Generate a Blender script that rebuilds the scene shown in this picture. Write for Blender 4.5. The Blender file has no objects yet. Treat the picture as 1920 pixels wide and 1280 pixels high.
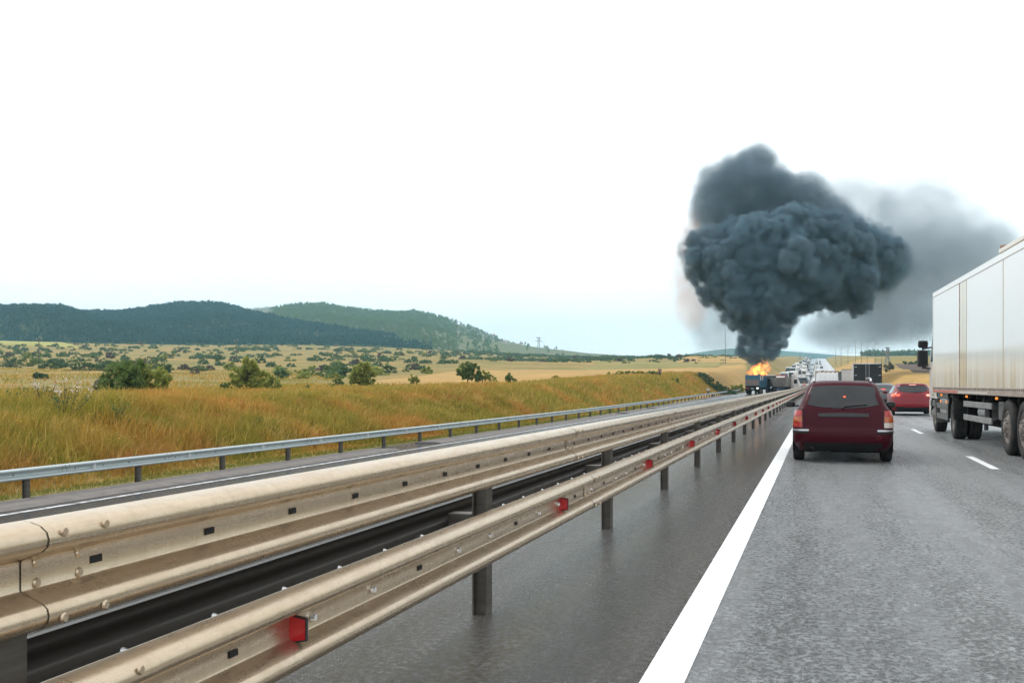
import bpy, bmesh, math, random
import numpy as np
from mathutils import Vector, Matrix, noise as mnoise

R_ = math.radians
scene = bpy.context.scene
col = scene.collection
rng = np.random.default_rng(7)
random.seed(7)

# ------------------------------------------------------------------ camera
F_PX = 1900.0                      # focal length in pixels of the 1920 px wide photograph
HOR = 720.0                        # row of eye level
CAM_H = 1.35
YAW = math.atan(575.0 / F_PX)      # the road runs along +Y, the camera looks a little to its left
SA, CA = math.sin(YAW), math.cos(YAW)
cam_data = bpy.data.cameras.new('camera')
cam = bpy.data.objects.new('camera', cam_data)
col.objects.link(cam)
cam_data.sensor_width = 36.0
cam_data.lens = F_PX / 1920.0 * 36.0
cam_data.shift_y = (HOR - 640.0) / 1920.0
cam_data.clip_start = 0.1
cam_data.clip_end = 20000.0
cam.location = (0, 0, CAM_H)
cam.rotation_euler = (math.pi / 2, 0, YAW)
scene.camera = cam

# ------------------------------------------------------------------ world: overcast sky
SUN_EL, SUN_AZ = R_(52), R_(-70)   # azimuth from +Y towards +X: soft sun up to the left
world = bpy.data.worlds.new('World')
scene.world = world
world.use_nodes = True
nt = world.node_tree
nt.nodes.clear()
wo = nt.nodes.new('ShaderNodeOutputWorld')
bg = nt.nodes.new('ShaderNodeBackground')
sky = nt.nodes.new('ShaderNodeTexSky')
sky.sky_type = 'NISHITA'
sky.sun_disc = False
sky.sun_elevation = SUN_EL
sky.sun_rotation = SUN_AZ
sky.air_density = 1.0
sky.dust_density = 3.0
bg.inputs['Strength'].default_value = 0.1
tc = nt.nodes.new('ShaderNodeTexCoord')
mp = nt.nodes.new('ShaderNodeMapping')
mp.inputs['Scale'].default_value = (1.2, 1.2, 3.0)
ns = nt.nodes.new('ShaderNodeTexNoise')
ns.inputs['Scale'].default_value = 1.6
ns.inputs['Detail'].default_value = 6
rmp = nt.nodes.new('ShaderNodeMapRange')
rmp.inputs['From Min'].default_value = 0.25
rmp.inputs['From Max'].default_value = 0.62
rmp.inputs['To Min'].default_value = 0.72
rmp.inputs['To Max'].default_value = 0.97
mx = nt.nodes.new('ShaderNodeMix')
mx.data_type = 'RGBA'
mx.inputs['B'].default_value = (15.6, 16.0, 16.3, 1)   # cloud layer, before the 0.1 strength
nt.links.new(tc.outputs['Generated'], mp.inputs['Vector'])
nt.links.new(mp.outputs['Vector'], ns.inputs['Vector'])
nt.links.new(ns.outputs['Fac'], rmp.inputs['Value'])
nt.links.new(rmp.outputs['Result'], mx.inputs['Factor'])
nt.links.new(sky.outputs['Color'], mx.inputs['A'])
nt.links.new(mx.outputs['Result'], bg.inputs['Color'])
nt.links.new(bg.outputs['Background'], wo.inputs['Surface'])

sun_data = bpy.data.lights.new('sun', 'SUN')
sun_data.energy = 1.5
sun_data.angle = R_(11)
sun_data.color = (1.0, 0.95, 0.87)
sun = bpy.data.objects.new('sun', sun_data)
col.objects.link(sun)
sd = Vector((math.sin(SUN_AZ) * math.cos(SUN_EL), math.cos(SUN_AZ) * math.cos(SUN_EL), math.sin(SUN_EL)))
sun.rotation_euler = sd.to_track_quat('Z', 'Y').to_euler()
sun.location = sd * 60 + Vector((0, 0, 40))

vs = scene.view_settings
vs.view_transform = 'Standard'
vs.look = 'None'
vs.exposure = 0.0
vs.gamma = 1.0
vs.use_curve_mapping = False
scene.render.engine = 'CYCLES'
cy = scene.cycles
cy.use_denoising = True
cy.max_bounces = 6
cy.diffuse_bounces = 2
cy.glossy_bounces = 3
cy.transmission_bounces = 3
cy.transparent_max_bounces = 8
cy.volume_bounces = 1
cy.volume_step_rate = 1.5
cy.volume_max_steps = 512
cy.sample_clamp_indirect = 6

# ------------------------------------------------------------------ projection helpers
def at(px, depth, z=0.0):
    """World point on the photo column px at a given distance along the view axis."""
    u = (px - 960.0) / F_PX
    return Vector((depth * (-SA + u * CA), depth * (CA + u * SA), z))
def ray(px, py, depth):
    p = at(px, depth)
    p.z = CAM_H + (HOR - py) * depth / F_PX
    return p
def smooth(a, b, x):
    t = np.clip((np.asarray(x, float) - a) / (b - a), 0, 1)
    return t * t * (3 - 2 * t)

# ------------------------------------------------------------------ height of road and land
_RY = np.array([-200, 60, 120, 190, 240, 300, 400, 600, 1000, 1500, 1700, 2000, 6000.])
_RZ = np.array([0, 0, 0, -.05, .05, .8, 3.4, 9.4, 22.0, 37.8, 40.0, 38.0, 10.])
def road_z(Y):
    Y = np.asarray(Y, float)
    k = np.linspace(-30, 30, 7)
    return sum(np.interp(Y + d * smooth(40, 160, Y), _RY, _RZ) for d in k) / 7
def left_z(X, Y):
    """surface of the opposite carriageway: lower than ours nearby"""
    X = np.asarray(X, float)
    drop = -0.86 - 0.029 * (-3.2 - X)
    f = 1 - 0.48 * smooth(60, 220, Y)
    return road_z(Y) + drop * f
_HR = np.array([0, 30, 60, 120, 200, 350, 600, 1000, 1600, 3000, 9000.])
_HLEFT = np.array([.32, .32, .42, .95, 2.6, 7.0, 18.0, 37.5, 60, 95, 150.])
_HRIGHT = np.array([.55, .6, .7, 1.35, 2.7, 6.2, 15.0, 26.0, 42.5, 77, 160.])
def vnoise(X, Y, s, seed=0):
    """cheap smooth value noise, vectorised"""
    x, y = np.asarray(X, float) / s, np.asarray(Y, float) / s
    xi, yi = np.floor(x), np.floor(y)
    fx, fy = x - xi, y - yi
    fx, fy = fx * fx * (3 - 2 * fx), fy * fy * (3 - 2 * fy)
    def h(a, b):
        v = np.sin(a * 127.1 + b * 311.7 + seed * 74.7) * 43758.5453
        return v - np.floor(v)
    return (h(xi, yi) * (1 - fx) + h(xi + 1, yi) * fx) * (1 - fy) + (h(xi, yi + 1) * (1 - fx) + h(xi + 1, yi + 1) * fx) * fy - .5
def land_z(X, Y):
    X = np.asarray(X, float); Y = np.asarray(Y, float)
    R = np.hypot(X, Y)
    d = np.maximum(-SA * X + CA * Y, 1e-3)
    u = np.clip((CA * X + SA * Y) / d, -4, 4)
    px = np.where(-SA * X + CA * Y > 0, 960 + F_PX * u, -3000)
    w = smooth(620, 1120, px)
    h = np.interp(R, _HR, _HLEFT) * (1 - w) + np.interp(R, _HR, _HRIGHT) * w
    h = h + vnoise(X, Y, 90, 1) * np.clip(R / 200, .15, 3.5) * 1.0 + vnoise(X, Y, 31, 2) * np.clip(R / 300, .25, 1.2) * .7
    # corridor of the motorway
    rz = road_z(Y)
    lz = left_z(np.full_like(X, -17.6), Y)
    bed_l = lz - 0.10
    tl = smooth(-18.2, -25.0 - 6 * smooth(200, 500, Y), X)
    zl = bed_l + (h - bed_l) * tl
    tr = smooth(9.0, 15.5 + 10 * smooth(200, 500, Y), X)
    bed_r = rz - 0.12
    zr = bed_r + (h - bed_r) * tr
    lowbed = np.minimum(rz, lz) - 0.9
    out = np.where(X < -17.9, zl, np.where(X > 8.8, zr, lowbed))
    return out
def ground(X, Y):
    return float(land_z(np.array([X]), np.array([Y]))[0])

# ------------------------------------------------------------------ scene helpers
def tag(o, label=None, cat=None, group=None, kind=None):
    if label: o['label'] = label
    if cat: o['category'] = cat
    if group: o['group'] = group
    if kind: o['kind'] = kind
    return o
def empty(name, loc=(0, 0, 0), rz=0.0, rx=0.0):
    o = bpy.data.objects.new(name, None)
    o.location = loc
    o.rotation_euler = (rx, 0, rz)
    o.empty_display_size = 0.2
    col.objects.link(o)
    return o
def link_copy(o, parent=None):
    c = o.copy()
    col.objects.link(c)
    c.parent = parent
    return c
def copy_tree(o, parent=None):
    c = link_copy(o, parent)
    for ch in list(o.children):
        copy_tree(ch, c)
    return c
def np_mesh(name, verts, faces, mats, smooth_=False, midx=None):
    """mesh from arrays; faces (n,3) or (n,4)"""
    me = bpy.data.meshes.new(name)
    verts = np.asarray(verts, np.float32); faces = np.asarray(faces, np.int32)
    me.vertices.add(len(verts)); me.vertices.foreach_set('co', verts.ravel())
    k = faces.shape[1]
    me.loops.add(faces.size); me.loops.foreach_set('vertex_index', faces.ravel())
    me.polygons.add(len(faces))
    me.polygons.foreach_set('loop_start', np.arange(0, faces.size, k, dtype=np.int32))
    try:
        me.polygons.foreach_set('loop_total', np.full(len(faces), k, np.int32))
    except Exception:
        pass
    if smooth_:
        me.polygons.foreach_set('use_smooth', np.ones(len(faces), bool))
    if midx is not None:
        me.polygons.foreach_set('material_index', np.asarray(midx, np.int32))
    for m in (mats if isinstance(mats, (list, tuple)) else [mats]):
        me.materials.append(m)
    me.update(calc_edges=True)
    me.validate()
    return me
def np_obj(name, verts, faces, mats, parent=None, smooth_=False, midx=None):
    o = bpy.data.objects.new(name, np_mesh(name, verts, faces, mats, smooth_, midx))
    col.objects.link(o)
    o.parent = parent
    return o

class MB:
    """collects shapes for one mesh"""
    def __init__(self):
        self.v, self.f, self.s, self.m = [], [], [], []
        self.mi = 0
    def add(self, vs_, fs_, sm=False):
        b = len(self.v)
        self.v += [tuple(p) for p in vs_]
        for f in fs_:
            self.f.append([b + i for i in f]); self.s.append(sm); self.m.append(self.mi)
    def box(self, x0, x1, y0, y1, z0, z1, bev=0.0):
        if bev <= 0:
            vs_ = [(x, y, z) for z in (z0, z1) for y in (y0, y1) for x in (x0, x1)]
            self.add(vs_, [(0, 2, 3, 1), (4, 5, 7, 6), (0, 1, 5, 4), (2, 6, 7, 3), (0, 4, 6, 2), (1, 3, 7, 5)])
            return self
        b = min(bev, (x1 - x0) / 2.01, (y1 - y0) / 2.01, (z1 - z0) / 2.01)
        bm = bmesh.new()
        bmesh.ops.create_cube(bm, size=1)
        for v in bm.verts:
            v.co = ((x0 + x1) / 2 + v.co.x * (x1 - x0), (y0 + y1) / 2 + v.co.y * (y1 - y0), (z0 + z1) / 2 + v.co.z * (z1 - z0))
        bmesh.ops.bevel(bm, geom=list(bm.edges), offset=b, segments=2, profile=.6, affect='EDGES')
        bm.verts.index_update()
        self.add([v.co[:] for v in bm.verts], [[v.index for v in f.verts] for f in bm.faces])
        bm.free()
        return self
    def prism(self, pts, x0, x1):
        """polygon in (y,z) extruded along x"""
        n = len(pts)
        self.add([(x0, y, z) for y, z in pts] + [(x1, y, z) for y, z in pts],
                 [list(range(n))[::-1], list(range(n, 2 * n))] + [(i, (i + 1) % n, n + (i + 1) % n, n + i) for i in range(n)])
        return self
    def prism_y(self, pts, y0, y1):
        """polygon in (x,z) extruded along y"""
        n = len(pts)
        self.add([(x, y0, z) for x, z in pts] + [(x, y1, z) for x, z in pts],
                 [list(range(n)), list(range(n, 2 * n))[::-1]] + [(i, n + i, n + (i + 1) % n, (i + 1) % n) for i in range(n)])
        return self
    def tube(self, p0, p1, r0, r1=None, n=10, caps=True):
        r1 = r0 if r1 is None else r1
        p0, p1 = Vector(p0), Vector(p1)
        d = (p1 - p0).normalized()
        a = d.orthogonal().normalized(); b = d.cross(a)
        vs_ = []
        for p, r in ((p0, r0), (p1, r1)):
            for i in range(n):
                t = 2 * math.pi * i / n
                vs_.append(p + a * (r * math.cos(t)) + b * (r * math.sin(t)))
        self.add(vs_, [(i, (i + 1) % n, n + (i + 1) % n, n + i) for i in range(n)], True)
        if caps:
            self.add(vs_[:n], [list(range(n))[::-1]]); self.add(vs_[n:], [list(range(n))])
        return self
    def lathe_x(self, prof, cx, cy_, cz, n=28):
        """profile list of (x, r) turned about the x axis"""
        k = len(prof)
        vs_, fs_ = [], []
        for i in range(n):
            t = 2 * math.pi * i / n
            for x, r in prof:
                vs_.append((cx + x, cy_ + r * math.cos(t), cz + r * math.sin(t)))
        for i in range(n):
            for j in range(k - 1):
                a, b = i * k + j, ((i + 1) % n) * k + j
                fs_.append((a, b, b + 1, a + 1))
        self.add(vs_, fs_, True)
        return self
    def grid(self, P, sm=True, flip=False):
        """P[i][j] points"""
        n, k = len(P), len(P[0])
        fs_ = []
        for i in range(n - 1):
            for j in range(k - 1):
                q = (i * k + j, i * k + j + 1, (i + 1) * k + j + 1, (i + 1) * k + j)
                fs_.append(q[::-1] if flip else q)
        self.add([p for row in P for p in row], fs_, sm)
        return self
    def mesh(self, name, mats):
        me = bpy.data.meshes.new(name)
        me.from_pydata(self.v, [], self.f)
        me.polygons.foreach_set('use_smooth', self.s)
        me.polygons.foreach_set('material_index', self.m)
        for m in (mats if isinstance(mats, (list, tuple)) else [mats]):
            me.materials.append(m)
        me.update()
        return me
    def build(self, name, mats, parent=None):
        o = bpy.data.objects.new(name, self.mesh(name, mats))
        col.objects.link(o)
        o.parent = parent
        return o

# ------------------------------------------------------------------ materials
M = {}
def _nm(name):
    m = bpy.data.materials.new(name)
    m.use_nodes = True
    M[name] = m
    n = m.node_tree
    return m, n, n.nodes['Principled BSDF']
def N(n, t, **kw):
    x = n.nodes.new(t)
    for k, v in kw.items():
        if k in x.inputs: x.inputs[k].default_value = v
        else: setattr(x, k, v)
    return x
def noise_fac(n, scale, detail=4, rough=.55, coord='Object', stretch=None, lo=.35, hi=.65, dist=0.0):
    t = N(n, 'ShaderNodeTexCoord')
    src = t.outputs[coord] if coord != 'World' else N(n, 'ShaderNodeNewGeometry').outputs['Position']
    if stretch:
        mpn = N(n, 'ShaderNodeMapping'); mpn.inputs['Scale'].default_value = stretch
        n.links.new(src, mpn.inputs['Vector']); src = mpn.outputs['Vector']
    x = N(n, 'ShaderNodeTexNoise', Scale=scale, Detail=detail, Roughness=rough, Distortion=dist)
    n.links.new(src, x.inputs['Vector'])
    r = N(n, 'ShaderNodeMapRange'); r.inputs['From Min'].default_value = lo; r.inputs['From Max'].default_value = hi
    n.links.new(x.outputs['Fac'], r.inputs['Value'])
    return r.outputs['Result']
def mixc(n, f, a, b):
    x = N(n, 'ShaderNodeMix', data_type='RGBA')
    for key, v in (('A', a), ('B', b)):
        if isinstance(v, tuple): x.inputs[key].default_value = (*v, 1) if len(v) == 3 else v
        else: n.links.new(v, x.inputs[key])
    if isinstance(f, (int, float)): x.inputs['Factor'].default_value = f
    else: n.links.new(f, x.inputs['Factor'])
    return x.outputs['Result']
def bump(n, p, h, strength=.3, dist=.01):
    b = N(n, 'ShaderNodeBump', Strength=strength, Distance=dist)
    n.links.new(h, b.inputs['Height']); n.links.new(b.outputs['Normal'], p.inputs['Normal'])
def plain(name, c, rough=.5, metal=0.0, c2=None, nscale=6, coat=0.0, spec=.5, bumps=0.0, coord='Object', lo=.35, hi=.7, stretch=None):
    m, n, p = _nm(name)
    p.inputs['Roughness'].default_value = rough
    p.inputs['Metallic'].default_value = metal
    p.inputs['Specular IOR Level'].default_value = spec
    p.inputs['Coat Weight'].default_value = coat
    p.inputs['Coat Roughness'].default_value = .06
    if c2 is None: c2 = tuple(x * .8 for x in c)
    f = noise_fac(n, nscale, 5, .6, coord, stretch, lo, hi)
    n.links.new(mixc(n, f, c, c2), p.inputs['Base Color'])
    if bumps: bump(n, p, f, bumps, .02)
    return m
def emis(name, c, strength, base=(.3, .02, .02)):
    m, n, p = _nm(name)
    p.inputs['Base Color'].default_value = (*base, 1)
    p.inputs['Emission Color'].default_value = (*c, 1)
    p.inputs['Emission Strength'].default_value = strength
    p.inputs['Roughness'].default_value = .2
    return m
# ------------------------------------------------------------------ materials of the land
def asphalt(name, c1, c2, rlo, rhi, wet=.5, brown=0.0, bd=.008):
    m, n, p = _nm(name)
    fine = noise_fac(n, 27, 4, .75, 'World', (1, .8, 1), .43, .59)
    grain = noise_fac(n, 110, 2, .6, 'World', None, .40, .66)
    lump = noise_fac(n, 7, 4, .65, 'World', (1, .5, 1), .40, .62)
    tracks = noise_fac(n, .9, 4, .6, 'World', (1.0, .07, 1), .35, .68)
    patch = noise_fac(n, .25, 4, .6, 'World', (1, .3, 1), .35, .7)
    c = mixc(n, fine, c1, c2)
    g_ = N(n, 'ShaderNodeMath', operation='MULTIPLY'); n.links.new(grain, g_.inputs[0]); g_.inputs[1].default_value = .35
    c = mixc(n, g_.outputs[0], c, tuple(min(1, x * 2.0) for x in c2))
    l_ = N(n, 'ShaderNodeMath', operation='MULTIPLY'); n.links.new(lump, l_.inputs[0]); l_.inputs[1].default_value = .45
    c = mixc(n, l_.outputs[0], c, c1)
    t_ = N(n, 'ShaderNodeMath', operation='MULTIPLY'); n.links.new(tracks, t_.inputs[0]); t_.inputs[1].default_value = .4
    c = mixc(n, t_.outputs[0], c, tuple(x * 1.25 for x in c2))
    if brown:
        mm = N(n, 'ShaderNodeMath', operation='MULTIPLY'); n.links.new(patch, mm.inputs[0]); mm.inputs[1].default_value = brown
        c = mixc(n, mm.outputs[0], c, (.16, .105, .065))
    n.links.new(c, p.inputs['Base Color'])
    r = N(n, 'ShaderNodeMapRange'); r.inputs['To Min'].default_value = rlo; r.inputs['To Max'].default_value = rhi
    av = N(n, 'ShaderNodeMath', operation='MULTIPLY_ADD'); n.links.new(tracks, av.inputs[0]); av.inputs[1].default_value = .65
    sc = N(n, 'ShaderNodeMath', operation='MULTIPLY'); n.links.new(fine, sc.inputs[0]); sc.inputs[1].default_value = .35
    n.links.new(sc.outputs[0], av.inputs[2])
    n.links.new(av.outputs[0], r.inputs['Value']); n.links.new(r.outputs['Result'], p.inputs['Roughness'])
    p.inputs['Specular IOR Level'].default_value = wet
    hgt0 = N(n, 'ShaderNodeMath', operation='ADD'); n.links.new(fine, hgt0.inputs[0]); n.links.new(grain, hgt0.inputs[1])
    hgt = N(n, 'ShaderNodeMath', operation='MULTIPLY_ADD'); n.links.new(lump, hgt.inputs[0]); hgt.inputs[1].default_value = .25 if bd > .015 else .0; n.links.new(hgt0.outputs[0], hgt.inputs[2])
    b = N(n, 'ShaderNodeBump', Strength=1.0, Distance=bd)
    n.links.new(hgt.outputs[0], b.inputs['Height']); n.links.new(b.outputs['Normal'], p.inputs['Normal'])
    return m
asphalt('wet_asphalt', (.022, .023, .025), (.39, .40, .41), .16, .54, .8, bd=.011)
asphalt('shoulder_asphalt', (.006, .0065, .007), (.15, .143, .136), .05, .36, .85, brown=.6, bd=.016)
asphalt('far_asphalt', (.010, .012, .014), (.022, .024, .026), .10, .24, .3)
plain('berm_concrete', (.17, .15, .135), .8, c2=(.10, .09, .085), nscale=2.5, coord='World', bumps=.2)
plain('white_paint', (.80, .81, .82), .5, c2=(.52, .53, .54), nscale=11, coord='World', lo=.52, hi=.76, bumps=.25)
plain('worn_paint', (.62, .63, .64), .5, c2=(.10, .10, .10), nscale=5, coord='World', lo=.42, hi=.62)
plain('median_gravel', (.12, .10, .08), .9, c2=(.05, .045, .04), nscale=20, coord='World', bumps=.5)

def land_material(name, cols, scale=.02, green=.5, fine=.6, gcol=(.15, .15, .045)):
    m, n, p = _nm(name)
    a = noise_fac(n, scale, 6, .6, 'World', None, .38, .62, .6)
    b = noise_fac(n, scale * 4.3, 5, .6, 'World', (1, .6, 1), .4, .66)
    c_ = noise_fac(n, fine, 5, .7, 'World', None, .3, .7)
    g = noise_fac(n, scale * 1.7, 6, .65, 'World', (.7, 1, 1), .62 - green * .22, .72)
    c = mixc(n, a, cols[0], cols[1])
    c = mixc(n, b, c, cols[2])
    c = mixc(n, g, c, gcol)
    mm = N(n, 'ShaderNodeMath', operation='MULTIPLY'); n.links.new(c_, mm.inputs[0]); mm.inputs[1].default_value = .45
    c = mixc(n, mm.outputs[0], c, tuple(x * .5 for x in cols[2]))
    n.links.new(c, p.inputs['Base Color'])
    p.inputs['Roughness'].default_value = 1.0
    p.inputs['Specular IOR Level'].default_value = .1
    bump(n, p, c_, .6, .25)
    return m
land_material('dry_land', ((.42, .265, .095), (.35, .25, .095), (.25, .205, .075)), .016, .75, .5, (.145, .16, .05))
land_material('golden_crop', ((.52, .33, .12), (.47, .28, .10), (.40, .27, .105)), .02, .12, .35, (.30, .25, .08))
land_material('stubble_green', ((.30, .26, .10), (.36, .26, .10), (.24, .22, .08)), .02, .4, .35, (.2, .2, .07))
land_material('plough', ((.13, .095, .075), (.17, .12, .085), (.10, .08, .07)), .03, .15, .3, (.14, .13, .06))
land_material('pale_field', ((.42, .40, .12), (.38, .36, .10), (.34, .30, .10)), .02, .3, .3, (.25, .28, .08))
land_material('forest_floor', ((.05, .065, .03), (.06, .07, .03), (.04, .055, .025)), .01, .5, .1, (.05, .06, .025))
land_material('hill_scrub', ((.13, .15, .065), (.10, .13, .055), (.19, .18, .10)), .012, .65, .05, (.10, .13, .05))

# ------------------------------------------------------------------ the ground as one sheet
def graded(lo, hi, fine0, fine1, step, ratio):
    c = list(np.arange(fine0, fine1 + 1e-6, step))
    s = step
    x = fine1
    while x < hi:
        s *= ratio; x += s; c.append(min(x, hi))
    s = step; x = fine0
    while x > lo:
        s *= ratio; x -= s; c.insert(0, max(x, lo))
    return np.array(sorted(set(c)))
gx = graded(-4200, 2600, -34, -17, .5, 1.11)
gx = np.array(sorted(set(gx.tolist() + [-17.9, -17.91, 8.8, 8.81])))
gy = graded(-120, 5200, 0, 60, 2.0, 1.035)
GX, GY = np.meshgrid(gx, gy)
GZ = land_z(GX, GY)
idx = np.arange(GX.size).reshape(GX.shape)
quads = np.stack([idx[:-1, :-1], idx[:-1, 1:], idx[1:, 1:], idx[1:, :-1]], -1).reshape(-1, 4)
def mesh_z(X, Y):
    """height of the ground sheet as built (bilinear on its grid)"""
    X = np.asarray(X, float); Y = np.asarray(Y, float)
    i = np.clip(np.searchsorted(gx, X) - 1, 0, len(gx) - 2); j = np.clip(np.searchsorted(gy, Y) - 1, 0, len(gy) - 2)
    fx = (X - gx[i]) / (gx[i + 1] - gx[i]); fy = (Y - gy[j]) / (gy[j + 1] - gy[j])
    return (GZ[j, i] * (1 - fx) + GZ[j, i + 1] * fx) * (1 - fy) + (GZ[j + 1, i] * (1 - fx) + GZ[j + 1, i + 1] * fx) * fy
def ground(X, Y):
    return float(mesh_z(np.array([X]), np.array([Y]))[0])
tag(np_obj('ground', np.stack([GX, GY, GZ], -1).reshape(-1, 3), quads, M['dry_land'], smooth_=True), kind='structure')

def strip(name, xs, ys, zf, mat, dz=0.0, kind='structure'):
    X, Y = np.meshgrid(np.array(xs, float), np.array(ys, float))
    Z = zf(X, Y) + dz
    i = np.arange(X.size).reshape(X.shape)
    q = np.stack([i[:-1, :-1], i[:-1, 1:], i[1:, 1:], i[1:, :-1]], -1).reshape(-1, 4)
    o = np_obj(name, np.stack([X, Y, Z], -1).reshape(-1, 3), q, mat, smooth_=True)
    if kind: tag(o, kind=kind)
    return o
rzf = lambda X, Y: road_z(Y)
ys_road = np.concatenate([np.arange(-40, 440, 4), np.arange(440, 2400, 20)])
strip('road', np.linspace(-.68, 8.7, 6), ys_road, rzf, M['wet_asphalt'])
strip('shoulder', np.linspace(-2.55, -.68, 4), ys_road, rzf, M['shoulder_asphalt'])
strip('median_ground', [-3.3, -3.0, -2.8, -2.55], ys_road, lambda X, Y: road_z(Y) * smooth(-3.3, -2.55, X) + (left_z(np.full_like(X, -3.3), Y)) * (1 - smooth(-3.3, -2.55, X)), M['median_gravel'])
strip('opposite_road', np.linspace(-17.6, -3.3, 9), ys_road, left_z, M['far_asphalt'])
strip('grass_verge', [-18.6, -18.2, -17.6], ys_road, lambda X, Y: np.where(X > -17.7, left_z(np.full_like(X, -17.6), Y), land_z(np.minimum(X, -18), Y) + .03), M['stubble_green'])
# painted markings
mk = empty('road_markings'); tag(mk, kind='structure')
o = strip('edge_line', [-.777, -.581], ys_road, rzf, M['white_paint'], .004, None); o.parent = mk
o = strip('edge_line', [6.25, 6.45], ys_road, rzf, M['white_paint'], .004, None); o.parent = mk
dash0 = None
for k in range(-1, 40):
    y0 = 17.55 + 11.9 * k
    if dash0 is None:
        b_ = MB(); b_.add([(-.065, 0, .004), (.065, 0, .004), (.065, 3.0, .004), (-.065, 3.0, .004)], [(0, 1, 2, 3)])
        dash0 = b_.mesh('lane_dash', M['white_paint'])
    d_ = bpy.data.objects.new('lane_dash', dash0); col.objects.link(d_); d_.parent = mk
    z0, z1 = float(road_z(y0)), float(road_z(y0 + 3))
    d_.location = (2.68, y0, z0 + .004 + .02 * (k > 14)); d_.rotation_euler = (math.atan2(z1 - z0, 3), 0, 0)
o = strip('edge_line', [-15.38, -15.18], ys_road, left_z, M['worn_paint'], .004, None); o.parent = mk
for k in range(0, 24):
    d_ = bpy.data.objects.new('lane_dash', dash0); col.objects.link(d_); d_.parent = mk
    y0 = 8 + 12 * k
    zc = float(left_z(np.array([-8.6]), np.array([y0]))[0]); z1 = float(left_z(np.array([-8.6]), np.array([y0 + 3.]))[0])
    d_.location = (-8.6, y0, zc + .006); d_.rotation_euler = (math.atan2(z1 - zc, 3), -.029, 0)
# low asphalt berm along the far shoulder, broken by drain chutes
berm = empty('shoulder_berm'); tag(berm, kind='structure')
cuts = [(-30, 37.0), (41.5, 84.5), (87.5, 101), (104.0, 150), (153, 260)]
for a_, b_ in cuts:
    n_ = max(2, int((b_ - a_) / 4))
    ys = np.linspace(a_, b_, n_)
    prof = [(-17.05, -.02), (-17.0, .06), (-16.0, .05), (-15.72, -.02)]
    P = []
    for y in ys:
        P.append([(x, y, float(left_z(np.array([x]), np.array([y]))[0]) + dz) for x, dz in prof])
    mb = MB(); mb.grid(P, sm=False)
    mb.add(P[0], [(0, 1, 2, 3)]); mb.add(P[-1], [(3, 2, 1, 0)])
    mb.build('berm_section', M['berm_concrete'], berm)

# draped field sheets
def field_sheet(name, corners, mat, n=(90, 50), dz=.15):
    """corners: four (px, depth) in order; a sheet laid on the land"""
    c = [at(px, d) for px, d in corners]
    P = []
    U, V = np.meshgrid(np.linspace(0, 1, n[0]), np.linspace(0, 1, n[1]))
    X = (c[0].x * (1 - U) + c[1].x * U) * (1 - V) + (c[3].x * (1 - U) + c[2].x * U) * V
    Y = (c[0].y * (1 - U) + c[1].y * U) * (1 - V) + (c[3].y * (1 - U) + c[2].y * U) * V
    e = np.minimum(np.minimum(U, 1 - U) * n[0], np.minimum(V, 1 - V) * n[1]) + vnoise(X, Y, 12, 9) * 1.2
    Z = mesh_z(X, Y) + dz * np.clip(e, -1.0, 1)
    i = np.arange(X.size).reshape(X.shape)
    q = np.stack([i[:-1, :-1], i[:-1, 1:], i[1:, 1:], i[1:, :-1]], -1).reshape(-1, 4)
    return tag(np_obj(name, np.stack([X, Y, Z], -1).reshape(-1, 3), q, mat, smooth_=True), kind='structure')
field_sheet('crop_field', [(600, 125), (1395, 165), (1400, 420), (860, 300)], M['golden_crop'])
field_sheet('stubble_field', [(1070, 330), (1345, 380), (1370, 520), (1130, 470)], M['stubble_green'], dz=.5)
field_sheet('far_crop_field', [(1260, 540), (1420, 480), (1420, 800), (1310, 760)], M['golden_crop'], dz=.8)
field_sheet('pale_field', [(-300, 760), (150, 760), (120, 900), (-300, 900)], M['pale_field'], dz=1.0)
field_sheet('crop_field', [(1560, 330), (1640, 330), (1640, 620), (1555, 620)], M['golden_crop'], dz=.3)
field_sheet('crop_field', [(1648, 110), (1900, 110), (1760, 330), (1650, 330)], M['golden_crop'], dz=.12)
field_sheet('ploughed_field', [(1712, 230), (1990, 190), (2000, 420), (1675, 420)], M['plough'], dz=.3)

# ------------------------------------------------------------------ hills
def hill(name, D, tops, mat, base_d, seed, back=.7, dpx=8):
    px = np.arange(tops[0][0], tops[-1][0] + 1, dpx, dtype=float)
    ty = np.interp(px, [t[0] for t in tops], [t[1] for t in tops])
    ts = np.concatenate([np.linspace(0, 1, 26), np.linspace(1.06, 1 + back, 8)])
    U = (px - 960) / F_PX
    V = []
    for t in ts:
        d = base_d + (D - base_d) * t
        X = d * (-SA + U * CA); Y = d * (CA + U * SA)
        ztop = CAM_H + (HOR - ty) * D / F_PX
        zb = land_z(X, Y) - 6
        s = t if t <= 1 else 1 - (t - 1) * .8
        prof = np.sin(min(s, 1) * math.pi / 2) ** 1.15
        z = zb + np.maximum(ztop - zb, 0) * prof
        z += (vnoise(X, Y, 160, seed) * 14 + vnoise(X, Y, 70, seed + 1) * 7 - 5) * min(1, 2.2 * t) * (1 - .85 * np.exp(-((t - 1) / .12) ** 2)) * np.clip((ztop - zb) / 60, 0, 1)
        V.append(np.stack([X, Y, z], -1))
    V = np.array(V)
    i = np.arange(V.shape[0] * V.shape[1]).reshape(V.shape[:2])
    q = np.stack([i[:-1, :-1], i[:-1, 1:], i[1:, 1:], i[1:, :-1]], -1).reshape(-1, 4)
    tag(np_obj(name, V.reshape(-1, 3), q, mat, smooth_=True), kind='structure')
    return V, px, ts
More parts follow.
